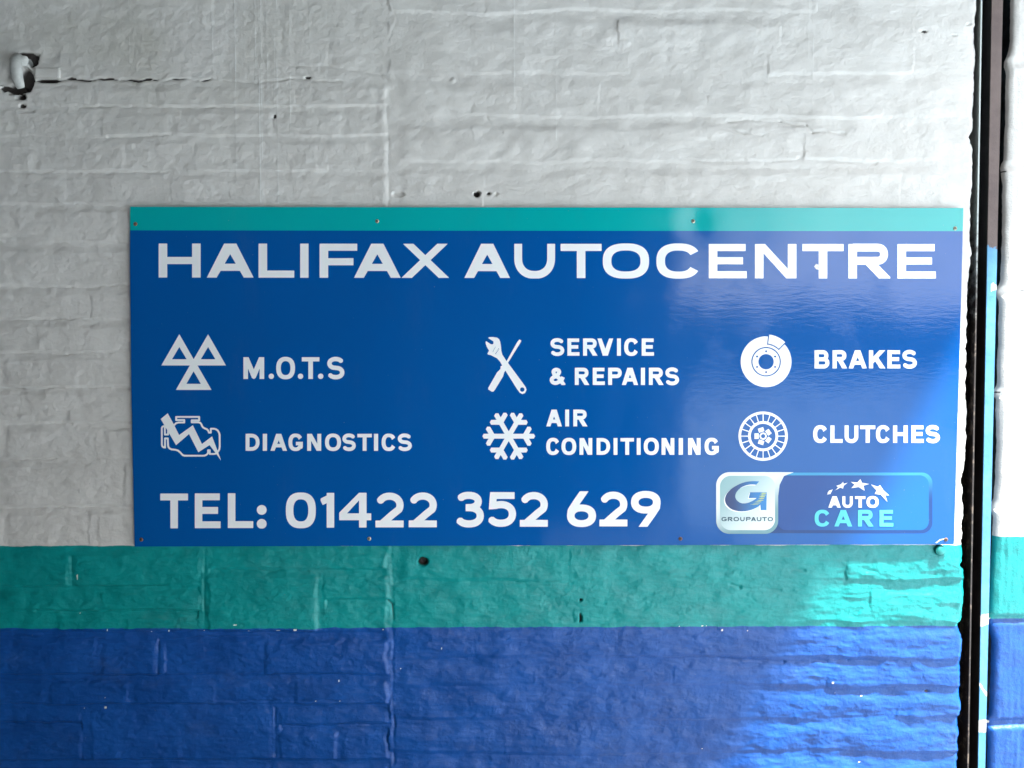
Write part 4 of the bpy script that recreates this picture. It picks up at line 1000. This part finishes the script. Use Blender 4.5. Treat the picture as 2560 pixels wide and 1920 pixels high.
for i, (yy, a, b, hh) in enumerate([(598, 1140, 1288, 12), (640, 1120, 1275, 12), (682, 1105, 1255, 12), (724, 1090, 1235, 10), (765, 1050, 1215, 9), (802, 1005, 1170, 7), (835, 950, 1135, 5), (865, 900, 1100, 4)]):
    s.poly(GP([(a, yy), ((a+b)/2, yy-hh), (b, yy-hh*.6), (b, yy+hh*.6), ((a+b)/2, yy+hh)]))
s.build("badge_stripes", S_YELL, sign, T1*7)
g0 = [(225, 350), (375, 488), (510, 640), (668, 775), (808, 918), (925, 1043), (1060, 1172), (1190, 1303), (1320, 1445)]
text("lettering", [(c, 1780+a/9.479, 1780+b/9.479) for c, (a, b) in zip("GROUPAUTO", g0)], 1170+1163/9.479, 1170+1260/9.479, 2.7, S_GREY, T1*6, "small grey word GROUPAUTO", th=2.1)
SP = lambda l: pts(l, 2030, 1180, 6.9125)
text('lettering', [('A', *[2030+v/6.9125 for v in (283, 497)]), ('U', *[2030+v/6.9125 for v in (522, 707)]), ('T', *[2030+v/6.9125 for v in (743, 922)]), ('O', *[2030+v/6.9125 for v in (943, 1152)])], 1240.6, 1269, 8.0, S_WHITE, T1*5, "white word AUTO under the stars", th=6.8)
text('lettering', [('C', *[2030+v/6.9125 for v in (45, 312)]), ('A', *[2030+v/6.9125 for v in (386, 694)]), ('R', *[2030+v/6.9125 for v in (795, 1058)]), ('E', *[2030+v/6.9125 for v in (1168, 1405)])], 1275, 1316, 9.8, S_CYAN, T1*5, "pale cyan word CARE", th=8.6)
for st in ([(266, 392), (275, 350), (300, 320), (362, 300), (345, 322), (315, 384), (295, 380)], [(400, 318), (455, 262), (420, 240), (495, 215), (540, 170), (545, 205), (615, 185), (550, 235), (535, 288), (490, 268)],
           [(672, 172), (785, 180), (835, 123), (865, 185), (985, 208), (890, 235), (908, 322), (805, 260), (680, 280), (735, 215)], [(1020, 215), (1140, 255), (1175, 225), (1240, 320), (1335, 405), (1265, 398), (1302, 517), (1190, 390), (1085, 378), (1115, 315)]):
    s = Shape(); s.poly(SP(st)); s.build("star", S_WHITE, sign, T1*5)

# screws: domed heads with a cross recess
def screw_mesh():
    R_, hgt = .0047, .0018; V = [(0, -hgt, 0)]; Fc = []
    for k_, (r, yy) in enumerate([(R_*.45, -hgt*.96), (R_*.8, -hgt*.7), (R_, -hgt*.1), (R_*1.05, .0004)]):
        for j in range(20): a = 2*math.pi*j/20; V.append((r*math.cos(a), yy, r*math.sin(a)))
    for j in range(20):
        j2 = (j+1) % 20; Fc.append((0, 1+j2, 1+j))
        for q in range(3): a = 1+q*20; Fc.append((a+j, a+j2, a+20+j2, a+20+j))
    return mesh_from("screw", V, Fc, True)
def cross_mesh():
    a, b, y = .0030, .0008, -.00195
    V = [(-a, y, -b), (a, y, -b), (a, y, b), (-a, y, b), (-b, y-.00006, -a), (b, y-.00006, -a), (b, y-.00006, a), (-b, y-.00006, a)]
    return mesh_from("cross_slot", V, [(0, 1, 2, 3), (4, 5, 6, 7)])
SM, CM = screw_mesh(), cross_mesh()
SCREWM = simple_mat("screw_brass", (.42, .40, .30), .4, .3, 300, 0, .5); RUSTM = simple_mat("screw_rust", (.16, .085, .05), .75, .4, 400)
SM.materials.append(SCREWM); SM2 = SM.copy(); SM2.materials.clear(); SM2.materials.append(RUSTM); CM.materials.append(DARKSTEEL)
for i, (sx, sy) in enumerate(SCREWS):
    q = P(sx, sy, SIGN_Y); o = bpy.data.objects.new("screw", SM if i in (1, 2, 3, 5) else SM2); COL.objects.link(o); o.parent = sign
    o.location = Vector(q)-sign.location; o.rotation_euler = (0, .4*i, 0)
    c = bpy.data.objects.new("cross_slot", CM); COL.objects.link(c); c.parent = o
# faint scratched scuff beside the lowest right screw, and a torn sticker on the T
s = Shape(); s.poly([(2338, 1357), (2350, 1348), (2362, 1346), (2361, 1348.5), (2351, 1351), (2342, 1358)]); s.build("scuff_mark", simple_mat("scuff", (.55, .6, .62), .6), sign, T1)
s = Shape(); s.poly([(2035, 666), (2040, 660), (2046, 661), (2050, 668), (2048, 675), (2040, 673)]); s.build("sticker_residue", simple_mat("sticker_remains", (.70, .70, .71), .7, .3, 300), sign, T1*2)

# ================================================================ SMALL THINGS ON THE WALL
# painted iron hook
def tube(path, radii, seg=12, squash=1.0):
    V = []; Fc = []
    n = len(path)
    for i, p in enumerate(path):
        a = Vector(path[max(0, i-1)]); b = Vector(path[min(n-1, i+1)]); t_ = (b-a).normalized()
        s1 = t_.cross(Vector((0, 1, 0)));
        if s1.length < .05: s1 = t_.cross(Vector((1, 0, 0)))
        s1.normalize(); s2 = t_.cross(s1).normalized()
        for j in range(seg):
            g = 2*math.pi*j/seg; q = Vector(p)+s1*math.cos(g)*radii[i]+s2*math.sin(g)*radii[i]*squash; V.append(tuple(q))
    for i in range(n-1):
        for j in range(seg): j2 = (j+1) % seg; Fc.append((i*seg+j, i*seg+j2, (i+1)*seg+j2, (i+1)*seg+j))
    Fc.append(tuple(range(seg-1, -1, -1))); Fc.append(tuple((n-1)*seg+j for j in range(seg)))
    return V, Fc
HOOKM = simple_mat("hook_paint", (.50, .50, .47), .5, .12, 60, .001)
hq = P(45, 180)
hook = empty("wall_hook", (hq[0], -.01, hq[2]), "stubby painted iron hook in a dark broken hole at the top left", "hook")
hp = [(43, 139, -.020), (41, 150, -.026), (40, 165, -.029), (41, 182, -.029), (44, 198, -.027), (49, 212, -.023), (53, 220, -.019)]
path = [(P(a, b, c)) for a, b, c in hp]; r_ = [.0115, .0135, .0140, .0140, .0132, .0115, .0085]
V, Fc = tube(path, r_, 14, .62); child("hook_arm", mesh_from("hook_arm", V, Fc, True), HOOKM, hook)
path = [P(50, 150, -.022), P(62, 153, -.014), P(70, 160, .004), P(76, 166, .03)]
V, Fc = tube(path, [.011, .0125, .0125, .012], 12, .8); child("shank", mesh_from("shank", V, Fc, True), HOOKM, hook)
# ledge stone beside the hook
a = P(88, 170); b = P(152, 196)
me = box_mesh("ledge", a[0], b[0], -.0060, .03, b[2], a[2], .0045)
lg = empty("plaster_ledge", (a[0], 0, b[2]), "short chipped ledge of painted mortar sticking out just right of the hook", "ledge")
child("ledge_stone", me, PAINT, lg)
# painted-over stud under the sign
sq = P(2347, 1374)
stud = empty("painted_stud", (sq[0], 0, sq[2]), "short round stud painted teal, poking out under the sign's right end", "stud")
V, Fc = tube([(sq[0]+.001, .004, sq[2]), (sq[0], -.006, sq[2]), (sq[0], -.0105, sq[2]), (sq[0], -.0122, sq[2])], [.0135, .0130, .0125, .0095], 16)
child("stud_body", mesh_from("stud_body", V, Fc, True), simple_mat("teal_gloss_paint", (.002, .22, .20), .35, .1, 40, .0006), stud)

# ================================================================ REST OF THE GARAGE AND YARD
def struct(name, args, mat): return link_obj(name, box_mesh(name, *args), mat, kind='structure')
struct("garage_floor", (-7.2, 1.80, -8.6, .40, -.15, -.001), FLOORM)
struct("garage_ceiling", (-7.2, 1.22, -8.6, .42, 3.602, 3.75), CEILM)
struct("far_wall", (-7.2, 1.22, -8.75, -8.6, 0, 3.60), INWALL)
struct("back_wall", (-7.35, -7.2, -8.6, .40, 0, 3.60), INWALL)
struct("side_wall_beyond", (-7.2, -3.2, .002, .40, 0, 3.60), INWALL)
struct("door_lintel", (1.225, 1.81, -6.4, .42, 3.003, 4.6), INWALL)
struct("door_jamb", (1.225, 1.81, -8.6, -6.403, 0, 4.6), INWALL)
struct("yard_ground", (1.81, 60, -60, 40, -.25, -.02), CONC)
struct("yard_wall", (24, 24.5, -60, 40, -.2, 2.1), STONEM)
struct("yard_wall_side", (1.9, 24, -34.5, -34, -.2, 2.9), STONEM)
struct("ground", (-150, 190, -170, 160, -.60, -.27), CONC)
struct("added_sky_blocker", (13.5, 20, -21, 36, -.2, 10.0), simple_mat("sky_blocker_brick", (.13, .10, .085), .9, .3, 1.5, .02))  # unseen building added to keep sky light off the wall's left part
